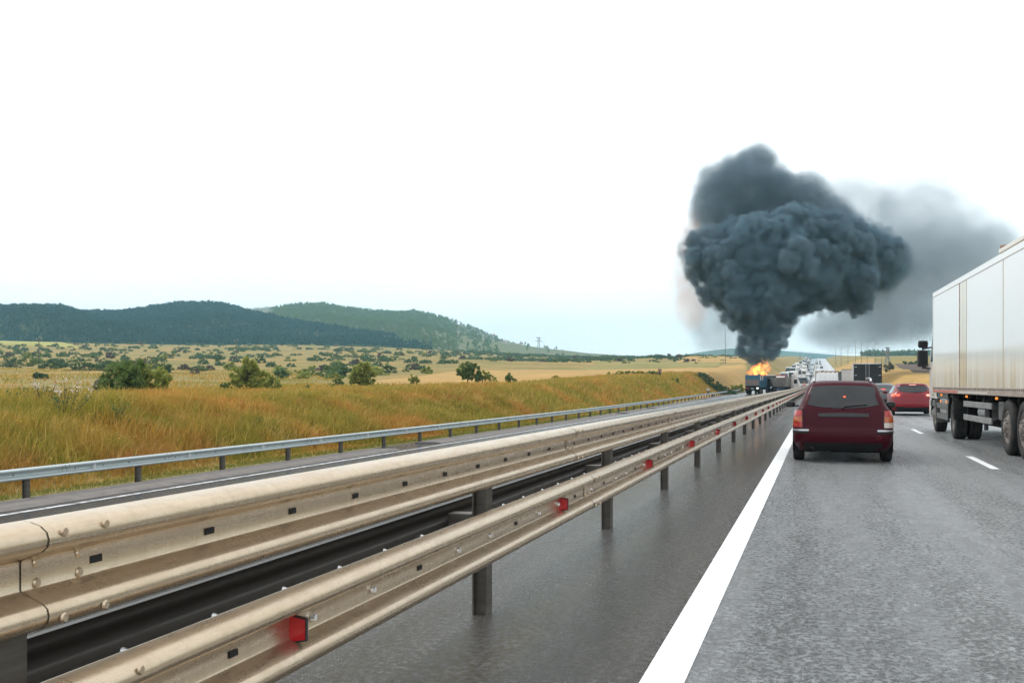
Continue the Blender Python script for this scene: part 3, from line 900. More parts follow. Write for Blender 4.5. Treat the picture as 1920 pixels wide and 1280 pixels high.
class Shell:
    """body as stacked rounded outlines; rows: z, half width, rear y, front y, rear corner, front corner, bow of the rear"""
    def __init__(self, rows, nz=44):
        r = np.array(rows, float)
        zs = []
        for a, b in zip(r[:-1, 0], r[1:, 0]):
            k = max(1, int(round((b - a) / .035)))
            zs += list(np.linspace(a, b, k, endpoint=False))
        zs.append(r[-1, 0])
        self.z = np.array(zs)
        self.r = r
    def row(self, z):
        return [float(np.interp(z, self.r[:, 0], self.r[:, i])) for i in range(1, 7)]
    def half(self, z):
        w, yr, yf, cr, cf, bow = self.row(z)
        cr = min(cr, w * .9); cf = min(cf, w * .9)
        pts = []
        for i in range(9):                                   # rear face
            t = i / 8; x = (w - cr) * t
            pts.append((x, yr + bow * t * t * .7))
        for i in range(1, 8):                                # rear corner
            t = i / 7 * math.pi / 2
            pts.append((w - cr + cr * math.sin(t), yr + bow * .7 + (1 - math.cos(t)) * (cr * 1.2 + bow)))
        y1 = pts[-1][1]
        for i in range(1, 10):                               # flank
            t = i / 9; pts.append((w, y1 + (yf - cf * 1.3 - y1) * t))
        for i in range(1, 7):
            t = i / 6 * math.pi / 2
            pts.append((w - cf + cf * math.cos(t), yf - cf * 1.3 + cf * 1.3 * math.sin(t)))
        for i in range(1, 4):
            t = i / 3; pts.append(((w - cf) * (1 - t), yf + .06 * t))
        return pts
    def loop(self, z):
        h = self.half(z)
        return [(x, y, z) for x, y in h] + [(-x, y, z) for x, y in h[-2:0:-1]]
    def body(self):
        mb = MB()
        L = [self.loop(z) for z in self.z]
        n = len(L[0])
        for a in L: a.append(a[0])
        mb.grid(L, True)
        mb.add(L[-1][:n], [list(range(n))], True)
        mb.add(L[0][:n], [list(range(n))[::-1]])
        return mb
    def on(self, z, arc, off=0.0, sgn=1):
        """point at arc metres from the rear centre line round the corner, off metres proud"""
        h = self.half(z); s = 0
        for (x0, y0), (x1, y1) in zip(h[:-1], h[1:]):
            d = math.hypot(x1 - x0, y1 - y0)
            if s + d >= arc and d > 1e-9:
                t = (arc - s) / d
                nx, ny = (y1 - y0) / d, -(x1 - x0) / d
                return (sgn * (x0 + (x1 - x0) * t + nx * off), y0 + (y1 - y0) * t + ny * off, z)
            s += d
        return (sgn * h[-1][0], h[-1][1], z)
    def onx(self, z, x, off=0.0):
        """point on the rear at a given x"""
        h = self.half(z); s = abs(x)
        for (x0, y0), (x1, y1) in zip(h[:-1], h[1:]):
            if x1 >= s and x1 > x0:
                t = (s - x0) / (x1 - x0)
                return (x, y0 + (y1 - y0) * t - off, z)
        return (x, h[15][1] - off, z)
    def rear_patch(self, f_lo, f_hi, x0, x1, off, nx=14, nz=6, thick=.012):
        mb = MB(); P = []
        for i in range(nx + 1):
            x = x0 + (x1 - x0) * i / nx
            a, b = f_lo(x), f_hi(x)
            P.append([self.onx(a + (b - a) * j / nz, x, off) for j in range(nz + 1)])
        mb.grid(P, True, True)
        self._rim(mb, P, (0, thick, 0))
        return mb
    def _rim(self, mb, P, d):
        E = [P[i][0] for i in range(len(P))] + P[-1][1:] + [P[i][-1] for i in range(len(P) - 2, -1, -1)] + P[0][-2:0:-1]
        E2 = [(p[0] + d[0], p[1] + d[1], p[2] + d[2]) for p in E]
        n = len(E)
        mb.add(E + E2, [(i, n + i, n + (i + 1) % n, (i + 1) % n) for i in range(n)])
    def arc_patch(self, z0, z1, a0, a1, off, sgn, nx=8, nz=4, slant=0.0, thick=.03):
        mb = MB(); P = []
        for i in range(nx + 1):
            t = i / nx
            P.append([self.on(z0 + (z1 - z0) * j / nz, a0 + (a1 - a0) * t + slant * (j / nz), off, sgn) for j in range(nz + 1)])
        mb.grid(P, True, sgn > 0)
        self._rim(mb, P, (-sgn * thick * .5, thick, 0))
        return mb
    def side_patch(self, pts_lo, pts_hi, sgn, off=.006, n=10, nz=5):
        """window on the flank between two (y,z) polylines"""
        mb = MB(); P = []
        for i in range(n + 1):
            t = i / n
            lo = (np.interp(t, np.linspace(0, 1, len(pts_lo)), [p[0] for p in pts_lo]), np.interp(t, np.linspace(0, 1, len(pts_lo)), [p[1] for p in pts_lo]))
            hi = (np.interp(t, np.linspace(0, 1, len(pts_hi)), [p[0] for p in pts_hi]), np.interp(t, np.linspace(0, 1, len(pts_hi)), [p[1] for p in pts_hi]))
            row = []
            for j in range(nz + 1):
                y = lo[0] + (hi[0] - lo[0]) * j / nz; z = lo[1] + (hi[1] - lo[1]) * j / nz
                row.append((sgn * (self.row(z)[0] + off), y, z))
            P.append(row)
        mb.grid(P, True, sgn < 0)
        return mb

def make_wheel(parent, x, y, r, w, sgn, rim='alloy', spokes=5, n=28):
    e = empty('wheel', (x, y, r)); e.parent = parent
    t = MB()
    h = w / 2
    t.lathe_x([(-h * .8, r * .62), (-h, r * .72), (-h, r * .92), (-h * .8, r), (h * .8, r), (h, r * .92), (h, r * .72), (h * .8, r * .62)], 0, 0, 0, n)
    t.build('tyre', M['rubber'], e)
    m = MB()
    m.lathe_x([(sgn * h * .78, r * .64), (sgn * h * .9, r * .62), (sgn * h * .9, r * .56), (sgn * h * .35, r * .52), (sgn * h * .3, .001)], 0, 0, 0, n)
    for k in range(spokes):
        a = 2 * math.pi * k / spokes
        d = Vector((0, math.cos(a), math.sin(a)))
        m.tube(d * r * .1 + Vector((sgn * h * .6, 0, 0)), d * r * .57 + Vector((sgn * h * .72, 0, 0)), r * .09, r * .07, 6)
    m.tube((sgn * h * .3, 0, 0), (sgn * h * .78, 0, 0), r * .16, r * .13, 12)
    m.build('rim', M[rim], e)
    return e
def make_mirror(parent, x, y, z, sgn, mat, w=.20, h=.13):
    mb = MB()
    bm = bmesh.new(); bmesh.ops.create_icosphere(bm, subdivisions=3, radius=1)
    for v in bm.verts:
        c = v.co; sx = abs(c.x) ** .7 * math.copysign(1, c.x); sz = abs(c.z) ** .75 * math.copysign(1, c.z)
        v.co = (x + sgn * (w * .5 + .04) + sx * w * .5, y + c.y * (.05 if c.y < 0 else .10), z + sz * h * .5)
    mb.add([v.co[:] for v in bm.verts], [[v.index for v in f.verts] for f in bm.faces], True); bm.free()
    mb.box(min(x - sgn * .08, x + sgn * .08), max(x - sgn * .08, x + sgn * .08), y - .02, y + .05, z - h * .42, z - h * .15, .008)
    o = mb.build('wing_mirror', mat, parent)
    g = MB()
    P = [[(x + sgn * (w * .5 + .04) + (i / 4 - .5) * w * .74, y - .052 + .012 * abs(i / 4 - .5) * 2, z + (j / 3 - .5) * h * .66) for j in range(4)] for i in range(5)]
    g.grid(P, True, True); g.build('mirror_glass', M['tinted_glass'], o)
    return o
def wheel_arch_cut(mb_shell): pass
def arch_dark(parent, x, y, r, sgn):
    """dark wheel housing seen behind the tyre"""
    mb = MB(); n = 18
    P = []
    for i in range(n + 1):
        t = math.pi * i / n
        P.append([(x + sgn * dx, y + (r + .05) * math.cos(t), r + (r + .05) * math.sin(t) * 1.02) for dx in (-.3, .008)])
    mb.grid(P, True)
    c = [(x + sgn * .006, y + (r + .05) * math.cos(math.pi * i / n), r + (r + .05) * math.sin(math.pi * i / n) * 1.02) for i in range(n + 1)]
    c2 = c + [(x + sgn * .006, y - (r + .05), .16), (x + sgn * .006, y + (r + .05), .16)]
    mb.add(c2, [[*range(n + 1), n + 1, n + 2]])
    return mb.build('wheel_arch', M['underbody'], parent)

# ---------------- the maroon estate car ahead
def estate_car():
    root = empty('estate_car', (.395, 18.15, 0))
    tag(root, 'dark maroon estate car with roof rails close ahead in the left lane', 'car')
    #        z    w    yr    yf   cr   cf   bow
    sh = Shell([(.20, .70, .16, 4.20, .16, .2, .05), (.27, .78, .07, 4.32, .18, .25, .06), (.36, .815, .015, 4.38, .2, .3, .06), (.46, .825, 0, 4.40, .2, .3, .06),
                (.55, .828, .005, 4.40, .2, .3, .06), (.575, .826, .035, 4.39, .16, .3, .05), (.60, .826, .055, 4.38, .14, .3, .04), (.72, .822, .065, 4.28, .13, .3, .04),
                (.82, .808, .08, 4.05, .13, .3, .04), (.90, .775, .095, 3.55, .13, .3, .04), (.98, .715, .125, 3.2, .13, .3, .04), (1.06, .682, .16, 3.0, .13, .25, .04),
                (1.20, .628, .245, 2.66, .12, .25, .045), (1.31, .582, .315, 2.38, .12, .22, .05), (1.355, .555, .35, 2.25, .14, .2, .05), (1.385, .51, .40, 2.1, .2, .2, .06),
                (1.405, .43, .50, 1.95, .2, .2, .06), (1.415, .30, .72, 1.7, .2, .2, .05)])
    b = sh.body().build('body', M['maroon_paint'], root)
    # rear window with dark band round it
    sh.rear_patch(lambda x: .955 + .10 * (abs(x) / .6) ** 2.2 - .02, lambda x: 1.325 - .02 * (abs(x) / .5) ** 3, -.535, .535, .004, 20, 8).build('window_seal', M['black_plastic'], root)
    rw = MB(); P = []
    for i in range(25):
        s = -1 + 2 * i / 24; row = []
        for j in range(11):
            t = j / 10
            hw = .585 + (.475 - .585) * t
            zc = .945 + (1.312 - .945) * t + (.055 * abs(s) ** 3) * (1 - t) - .022 * abs(s) ** 5 * t
            row.append(sh.onx(zc, s * hw, .010))
        P.append(row)
    rw.grid(P, True, True); w_ = rw.build('rear_window', M['tinted_glass'], root)
    dk = MB(); p0 = sh.onx(1.13, .03, .013)
    dk.tube((p0[0], p0[1] - .002, p0[2]), (p0[0], p0[1] + .002, p0[2]), .022, .022, 12); dk.build('glow_disc', M['glow_orange'], w_)  # orange spot in the glass, built as a small disc that glows
    wp = MB(); a = sh.onx(.975, .03, .03); c = sh.onx(1.005, .40, .03)
    wp.tube(a, c, .013, .009, 6); wp.tube(sh.onx(.945, .0, .012), a, .018, .014, 6); wp.build('wiper', M['black_plastic'], root)
    # lamps: red over amber over red on the one side, over clear on the other
    for sg in (-1, 1):
        lamp = sh.arc_patch(.60, .905, .66, .885, .004, sg).build('tail_lamp', M['black_plastic'], root)
        sh.arc_patch(.805, .90, .675, .87, .012, sg).build('lens', M['lamp_red'], lamp)
        sh.arc_patch(.700, .80, .672, .875, .012, sg).build('lens', M['lamp_amber'] if sg < 0 else M['lamp_amber'], lamp)
        sh.arc_patch(.610, .695, .668, .878, .012, sg).build('lens', M['lamp_red'] if sg < 0 else M['lamp_clear'], lamp)
    # tailgate furniture
    g = sh.rear_patch(lambda x: .795, lambda x: .862 - .012 * abs(x) / .4, -.40, .42, .020, 10, 3); g.build('grab_strip', M['black_plastic'], root)
    em = MB(); p0 = sh.onx(.93, 0, .006); em.lathe_x([(-.01, .03), (.012, .026), (.016, .001)], 0, 0, 0, 16)
    em.v = [(p0[0] + y, p0[1] - x, p0[2] + z * .6) for x, y, z in em.v]; em.build('emblem', M['maroon_paint'], root)
    rec = sh.rear_patch(lambda x: .625 + .0 * x, lambda x: .785, -.31, .31, -.006 + .010, 8, 4)
    pl = MB(); P = []
    for i in range(2):
        P.append([sh.onx(z, (-.26, .26)[i], .008) for z in (.655, .765)])
    pl.grid(P, False, True); pl.build('plate_recess', M['maroon_paint'], root)
    for z0, z1, x0, x1 in ((.583, .588, -.66, .66), (.535, .540, -.55, .55)):
        sh.rear_patch(lambda x: z0, lambda x: z1, x0, x1, .003, 12, 1).build('panel_gap', M['screw_line'], root)
    for sg in (-1, 1):
        s_ = MB(); P = [[sh.onx(.59 + (.955 - .59) * j / 8, sg * (.655 - .02 * j / 8 + dx), .003) for dx in (0, .006)] for j in range(9)]
        s_.grid(P, True, sg > 0); s_.build('panel_gap', M['screw_line'], root)
        sh.arc_patch(.545, .575, .56, 1.05, .010, sg).build('bumper_trim', M['silver_paint'], root)
        sh.arc_patch(.505, .54, .56, 1.05, .008, sg).build('bumper_strip', M['bumper_black'], root)
    # lower apron, exhaust, tow eye cover, floor
    sh.rear_patch(lambda x: .195, lambda x: .352, -.74, .74, .006, 14, 4, .05).build('lower_apron', M['bumper_black'], root)
    ex = MB(); ex.tube((-.50, -.02, .235), (-.50, .28, .24), .026, .026, 12, False); ex.tube((-.50, 0.0, .235), (-.50, .28, .24), .021, .021, 12, False)
    ex.tube((-.46, .30, .25), (-.20, .30, .25), .075, .075, 12); ex.build('exhaust', M['alloy'], root)
    tw = MB(); p0 = sh.onx(.44, .58, .003); tw.lathe_x([(0, .036), (.004, .034), (.006, .03), (.004, .028)], 0, 0, 0, 16)
    tw.v = [(p0[0] + y, p0[1] - x, p0[2] + z) for x, y, z in tw.v]; tw.build('tow_eye_cover', M['red_paint'], root)
    fl_ = MB(); fl_.box(-.62, .62, .35, 4.0, .17, .22); fl_.box(-.5, .5, .75, .83, .19, .30); fl_.build('underbody', M['underbody'], root)
    for sg in (-1, 1):
        rr = MB()
        ys = [.52, .58, .75, 1.4, 2.0, 2.15]; zs = [1.395, 1.435, 1.45, 1.46, 1.45, 1.40]
        for (y0, z0), (y1, z1) in zip(zip(ys[:-1], zs[:-1]), zip(ys[1:], zs[1:])):
            rr.tube((sg * .475, y0, z0), (sg * .475, y1, z1), .017, .017, 8)
        rr.build('roof_rail', M['chrome'], root)
        make_mirror(root, sg * .80, 2.75, .955, sg, M['black_plastic'], .19, .125)
        sh.side_patch([(.75, .99), (2.6, .97)], [(.85, 1.29), (2.25, 1.29)], sg).build('side_window', M['tinted_glass'], root)
        for y in (.82, 3.45):
            arch_dark(root, sg * .828, y, .31, sg)
            make_wheel(root, sg * .735, y, .305, .19, sg)
    ws = MB(); P = [[(x, sh.row(z)[2] + .065, z) for z in (.97, 1.1, 1.2, 1.3)] for x in (-.5, 0, .5)]
    ws.grid(P, True); ws.build('windscreen', M['tinted_glass'], root)
    return root
estate_car()

# ---------------- hatchback and saloon; the hatchback shape is reused for the cars far ahead
def hatchback(paint, name, lit=True):
    root = empty(name)
    sh = Shell([(.20, .74, .14, 4.05, .18, .2, .05), (.28, .83, .06, 4.15, .22, .3, .08), (.40, .875, .01, 4.20, .26, .35, .10), (.52, .89, 0, 4.22, .28, .35, .10),
                (.62, .888, .03, 4.20, .26, .35, .10), (.70, .885, .05, 4.15, .26, .35, .10), (.82, .88, .07, 3.95, .28, .35, .11), (.92, .855, .10, 3.45, .28, .3, .12),
                (1.0, .80, .15, 3.05, .26, .3, .12), (1.12, .74, .27, 2.75, .24, .25, .12), (1.24, .685, .40, 2.4, .22, .25, .12), (1.31, .64, .44, 2.2, .22, .25, .12), (1.345, .59, .42, 2.05, .22, .2, .10),
                (1.375, .50, .50, 1.9, .25, .2, .10), (1.39, .35, .75, 1.7, .2, .2, .08)])
    sh.body().build('body', paint, root)
    rw = MB(); P = []
    for i in range(19):
        s = -1 + 2 * i / 18; row = []
        for j in range(8):
            t = j / 7; hw = .66 + (.60 - .66) * t
            z = (.985 + .13 * abs(s) ** 2.6) * (1 - t) + (1.30 - .05 * abs(s) ** 3) * t
            row.append(sh.onx(z, s * hw, .008))
        P.append(row)
    rw.grid(P, True, True); rw.build('rear_window', M['tinted_glass'], root)
    wp = MB(); wp.tube(sh.onx(1.0, .05, .03), sh.onx(1.02, .35, .03), .014, .009, 6); wp.build('wiper', M['black_plastic'], root)
    for sg in (-1, 1):
        l_ = sh.arc_patch(.80, .96, .50, 1.02, .006, sg, 10, 4, -.06).build('tail_lamp', M['lamp_red'], root)
        sh.arc_patch(.84, .935, .74, .98, .016, sg, 8, 3, -.04).build('bulb_cluster', M['brake_light_hot' if lit and sg > 0 else 'brake_light' if lit else 'lamp_red'], l_)
        sh.arc_patch(.85, .92, .56, .68, .016, sg, 4, 2, -.03).build('bulb_cluster', M['brake_light_hot' if lit and sg > 0 else 'brake_light' if lit else 'lamp_amber'], l_)
        sh.side_patch([(.75, .98), (2.9, .95)], [(.95, 1.28), (2.2, 1.28)], sg).build('side_window', M['tinted_glass'], root)
        make_mirror(root, sg * .86, 2.65, .98, sg, paint, .2, .13)
        for y in (.80, 3.35):
            arch_dark(root, sg * .888, y, .32, sg)
            make_wheel(root, sg * .79, y, .315, .2, sg)
        hl = MB(); hl.box(sg * .5 if sg > 0 else -.78, .78 if sg > 0 else -.5, 4.02, 4.12, .62, .74, .03); hl.build('headlamp', M['lamp_clear'], root)
    hb = MB(); p = sh.onx(1.325, 0, .012); hb.box(-.14, .14, p[1] - .01, p[1] + .03, 1.312, 1.335, .006)
    hb.build('brake_light', M['brake_light_hot' if lit else 'lamp_red'], root)
    sh.rear_patch(lambda x: .19, lambda x: .36 + .05 * abs(x), -.70, .70, .010, 12, 4, .05).build('lower_bumper', M['bumper_black'], root)
    sh.rear_patch(lambda x: .612, lambda x: .620, -.6, .6, .003, 10, 1).build('panel_gap', M['screw_line'], root)
    for sg in (-1, 1):
        sh.rear_patch(lambda x: .42, lambda x: .46, *sorted((sg * .5, sg * .66)), .006, 4, 1).build('reflector', M['lamp_red'], root)
    fl_ = MB(); fl_.box(-.66, .66, .35, 3.9, .16, .22); fl_.build('underbody', M['underbody'], root)
    an = MB(); an.tube((0, .75, 1.385), (0, .62, 1.52), .006, .003, 5); an.build('antenna', M['black_plastic'], root)
    ws = MB(); P = [[(x, sh.row(z)[2] + .065, z) for z in (.98, 1.1, 1.2, 1.3)] for x in (-.55, 0, .55)]
    ws.grid(P, True); ws.build('windscreen', M['tinted_glass'], root)
    return root
def saloon(paint, name, lit=True):
    root = empty(name)
    sh = Shell([(.20, .74, .14, 4.4, .18, .2, .05), (.30, .84, .04, 4.5, .2, .3, .08), (.45, .89, 0, 4.55, .24, .35, .08), (.56, .895, .01, 4.55, .24, .35, .08),
                (.66, .89, .04, 4.5, .22, .35, .07), (.80, .885, .05, 4.35, .22, .35, .07), (.92, .87, .06, 3.9, .22, .35, .07), (.985, .84, .09, 3.5, .2, .3, .06),
                (1.005, .80, .55, 3.35, .2, .3, .06), (1.02, .76, .62, 3.3, .2, .3, .05), (1.15, .70, .86, 2.95, .2, .25, .05), (1.28, .64, 1.12, 2.55, .2, .25, .06), (1.36, .585, 1.32, 2.25, .2, .2, .06), (1.40, .48, 1.5, 2.05, .2, .2, .05), (1.415, .32, 1.65, 1.9, .2, .2, .04)])
    sh.body().build('body', paint, root)
    rw = MB(); P = []
    for i in range(13):
        s = -1 + 2 * i / 12
        P.append([sh.onx(1.04 + .29 * j / 6 - .03 * abs(s) ** 3 * j / 6, s * (.63 - .09 * j / 6), .01) for j in range(7)])
    rw.grid(P, True, True); rw.build('rear_window', M['tinted_glass'], root)
    for sg in (-1, 1):
        l_ = sh.arc_patch(.68, .90, .60, .98, .006, sg, 8, 4).build('tail_lamp', M['lamp_red'], root)
        sh.arc_patch(.73, .86, .66, .90, .014, sg, 6, 3).build('bulb_cluster', M['brake_light' if lit else 'lamp_red'], l_)
        sh.side_patch([(1.1, 1.0), (3.2, .99)], [(1.4, 1.32), (2.35, 1.32)], sg).build('side_window', M['tinted_glass'], root)
        make_mirror(root, sg * .86, 2.95, 1.0, sg, paint, .2, .13)
        for y in (.95, 3.65):
            arch_dark(root, sg * .892, y, .32, sg)
            make_wheel(root, sg * .79, y, .315, .2, sg)
    hb = MB(); p = sh.onx(1.05, 0, .02); hb.box(-.12, .12, p[1] - .02, p[1] + .01, 1.035, 1.06, .006); hb.build('brake_light', M['brake_light' if lit else 'lamp_red'], root)
    pl = sh.rear_patch(lambda x: .72, lambda x: .84, -.26, .26, .012, 4, 2).build('number_plate', M['plate_white'], root)
    mb = MB(); p = sh.onx(.78, 0, .016); mb.box(-.19, .22, p[1] - .003, p[1], .735, .825); mb.build('plate_lettering', M['plate_grey'], pl)
    sh.rear_patch(lambda x: .19, lambda x: .36, -.72, .72, .010, 12, 3, .05).build('lower_bumper', M['bumper_black'], root)
    fl_ = MB(); fl_.box(-.66, .66, .35, 4.1, .16, .22); fl_.build('underbody', M['underbody'], root)
    an = MB(); an.tube((0, 1.55, 1.41), (0, 1.5, 1.52), .008, .004, 5); an.build('antenna', M['black_plastic'], root)
    ws = MB(); P = [[(x, sh.row(z)[2] + .065, z) for z in (1.04, 1.15, 1.25, 1.34)] for x in (-.5, 0, .5)]
    ws.grid(P, True); ws.build('windscreen', M['tinted_glass'], root)
    return root
hb_ = hatchback(M['red_paint'], 'hatchback')
hb_.location = (3.85, 46.2, float(road_z(46))); hb_.rotation_euler = (0, 0, R_(-.6))
tag(hb_, 'bright red hatchback with lit brake lights in the right lane', 'car')
sl_ = saloon(M['grey_paint'], 'saloon_car')
sl_.location = (3.86, 66.5, float(road_z(66)))
tag(sl_, 'dark grey saloon half hidden between the maroon estate and red hatchback', 'car')
# ------------------------------------------------------------------ lorries
def grime(name, c, stain, low, high, rough=.35, red=None, metal=0.0):
    """painted panel with rain streaks and road film that gather towards its lower edge (object space z)"""
    m, n, p = _nm(name)
    t = N(n, 'ShaderNodeTexCoord'); sx = N(n, 'ShaderNodeSeparateXYZ'); n.links.new(t.outputs['Object'], sx.inputs[0])
    g = N(n, 'ShaderNodeMapRange'); g.inputs['From Min'].default_value = low; g.inputs['From Max'].default_value = high
    g.inputs['To Min'].default_value = 1; g.inputs['To Max'].default_value = 0
    n.links.new(sx.outputs['Z'], g.inputs['Value'])
    s1 = noise_fac(n, 2.6, 4, .7, 'Object', (1, 1, .05), .35, .62)
    s2 = noise_fac(n, 9.0, 4, .7, 'Object', (1, 1, .04), .42, .7)
    a = N(n, 'ShaderNodeMath', operation='ADD'); n.links.new(s1, a.inputs[0]); n.links.new(s2, a.inputs[1])
    b = N(n, 'ShaderNodeMath', operation='MULTIPLY'); n.links.new(a.outputs[0], b.inputs[0]); b.inputs[1].default_value = .75
    mu = N(n, 'ShaderNodeMath', operation='MULTIPLY'); n.links.new(b.outputs[0], mu.inputs[0]); n.links.new(g.outputs['Result'], mu.inputs[1]); mu.use_clamp = True
    cc = mixc(n, mu.outputs[0], c, stain)
    sp_ = noise_fac(n, 1.2, 5, .6, 'Object', None, .5, .8)
    m3 = N(n, 'ShaderNodeMath', operation='MULTIPLY'); n.links.new(sp_, m3.inputs[0]); m3.inputs[1].default_value = .3
    cc = mixc(n, m3.outputs[0], cc, tuple(x * .85 for x in c))
    n.links.new(cc, p.inputs['Base Color'])
    p.inputs['Roughness'].default_value = rough; p.inputs['Metallic'].default_value = metal
    p.inputs['Coat Weight'].default_value = .6; p.inputs['Coat Roughness'].default_value = .07
    return m
grime('trailer_white', (.78, .79, .79), (.52, .43, .30), 1.15, 2.15)
grime('panel_cream', (.66, .60, .50), (.50, .38, .25), 1.2, 3.6)
plain('seam_rust', (.20, .10, .06), .8, c2=(.45, .36, .3), nscale=7)
plain('rail_dirty', (.42, .36, .31), .6, c2=(.24, .19, .16), nscale=9, lo=.3, hi=.65)
plain('red_tape', (.55, .06, .05), .4, c2=(.40, .16, .12), nscale=11)
plain('white_tape', (.62, .58, .54), .4, c2=(.4, .35, .3), nscale=11)
plain('cab_white', (.72, .70, .67), .3, c2=(.58, .53, .47), nscale=1.5, coat=.4)
plain('chassis_black', (.007, .007, .007), .8, c2=(.016, .015, .014), nscale=5, spec=.25)
plain('tank_grey', (.14, .14, .14), .5, .4, c2=(.08, .08, .075), nscale=6)
plain('guard_alu', (.36, .36, .36), .42, .55, c2=(.2, .19, .18), nscale=8)
plain('steel_rim', (.24, .20, .17), .6, .2, c2=(.10, .085, .075), nscale=9)
plain('dark_rim', (.07, .07, .07), .6, .2, c2=(.12, .11, .10), nscale=9)
plain('truck_tyre', (.016, .016, .016), .8, c2=(.05, .047, .043), nscale=4, spec=.35)
emis('marker_orange', (1, .32, .05), 1.1, (.5, .2, .03))
plain('black_box', (.008, .010, .010), .4, c2=(.016, .017, .017), nscale=1.5, spec=.3)
plain('hinge_grey', (.5, .5, .5), .4, .3)
plain('tarp_white', (.78, .78, .78), .6, c2=(.66, .66, .66), nscale=3)
plain('tarp_blue', (.05, .10, .17), .6, c2=(.07, .13, .2), nscale=2)
plain('tarp_red', (.33, .03, .05), .6, c2=(.24, .02, .04), nscale=2)
plain('box_grey', (.50, .47, .44), .6, c2=(.40, .37, .34), nscale=2)
plain('box_green', (.05, .07, .065), .6, c2=(.08, .10, .09), nscale=2)
plain('tipper_blue', (.03, .13, .20), .5, c2=(.02, .08, .13), nscale=1.6)
plain('tipper_grey', (.30, .285, .265), .6, c2=(.20, .185, .17), nscale=2.2)
plain('tipper_rust', (.23, .17, .145), .7, c2=(.11, .09, .08), nscale=2.0)
plain('silver_side', (.55, .55, .56), .45, .2, c2=(.4, .4, .4), nscale=2)

def truck_wheel(parent, x, y, r=.5, w=.30, sgn=-1, deep=False, name='wheel'):
    """big single or twin wheel; sgn = side the outer face looks to; deep = dished rear rim"""
    e = empty(name, (x, y, r)); e.parent = parent
    t = MB(); h = w / 2
    t.lathe_x([(-h * .85, r * .58), (-h, r * .66), (-h * 1.02, r * .84), (-h * .9, r * .97), (-h * .75, r), (-h * .3, r), (-h * .27, r * .985), (-h * .2, r * .985), (-h * .17, r),
               (h * .17, r), (h * .2, r * .985), (h * .27, r * .985), (h * .3, r), (h * .75, r), (h * .9, r * .97), (h * 1.02, r * .84), (h, r * .66), (h * .85, r * .58)], 0, 0, 0, 36)
    t.build('tyre', M['truck_tyre'], e)
    m = MB(); s = sgn
    if deep:
        m.lathe_x([(s * h * .9, r * .60), (s * h * .95, r * .57), (s * h * .85, r * .54), (-s * h * .15, r * .50), (-s * h * .2, r * .30), (s * h * .0, r * .27), (s * h * .25, r * .2), (s * h * .3, .001)], 0, 0, 0, 32)
        rb, xb = r * .40, -s * h * .15
    else:
        m.lathe_x([(s * h * .9, r * .60), (s * h * .95, r * .57), (s * h * .8, r * .53), (s * h * .75, r * .46), (s * h * 1.05, r * .34), (s * h * 1.05, r * .22), (s * h * 1.25, r * .18), (s * h * 1.28, .001)], 0, 0, 0, 32)
        rb, xb = r * .28, s * h * 1.05
    m.build('rim', M['steel_rim'] if not deep else M['dark_rim'], e)
    nb = MB()
    for k in range(10):
        a = 2 * math.pi * k / 10
        c = Vector((xb, rb * math.cos(a), rb * math.sin(a)))
        nb.tube(c, c + Vector((s * .03, 0, 0)), .016, .016, 6)
    o = nb.build('wheel_nuts', M['guard_alu'], e); o['kind'] = 'stuff'
    return e
def mudguard(parent, x0, x1, y, r, a0, a1, name='mudguard'):
    mb = MB(); n = 14
    P = [[(x, y + math.cos(R_(a0 + (a1 - a0) * i / n)) * (r + dr), r - .07 + math.sin(R_(a0 + (a1 - a0) * i / n)) * (r + dr)) for x, dr in ((x0, .0), (x0, .03), (x1, .03), (x1, 0), (x0, 0))] for i in range(n + 1)]
    mb.grid(P, False)
    return mb.build(name, M['chassis_black'], parent)

# ---------------- white articulated lorry in the right lane
TH = R_(2.27)
tw_front_left = Vector((3.03, 30.2, 0))
HW = 1.26
trl_o = tw_front_left + HW * Vector((math.cos(TH), math.sin(TH), 0))
trl = empty('articulated_lorry', trl_o, TH)
tag(trl, 'white articulated lorry with streaked box trailer passing in the right lane', 'lorry')
TL, ZB, ZT = 13.5, 1.14, 3.87
# box side built of panels with a raised seam strip between them
edges = [0.0, -4.15, -5.05, -8.9, -13.5]
for i, (a, b) in enumerate(zip(edges[:-1], edges[1:])):
    mb = MB(); mb.box(-HW, -HW + .05, b + .004, a - .004, ZB + .14, ZT - .14)
    mb.build('side_panel', M['panel_cream'] if i == 1 else M['trailer_white'], trl)
for i, (a, b) in enumerate(zip(edges[:-1], edges[1:])):
    mb = MB(); mb.box(HW - .05, HW, b + .004, a - .004, ZB + .14, ZT - .14)
    mb.build('side_panel', M['trailer_white'], trl)
mb = MB(); mb.box(-HW + .05, HW - .05, -TL, 0, ZT - .06, ZT - .01); mb.build('roof', M['trailer_white'], trl)
mb = MB(); mb.box(-HW + .05, HW - .05, -.05, -.002, ZB, ZT - .06); mb.build('front_wall', M['trailer_white'], trl)
mb = MB(); mb.box(-HW + .05, HW - .05, -TL, -TL + .05, ZB, ZT - .06); mb.build('rear_door', M['trailer_white'], trl)
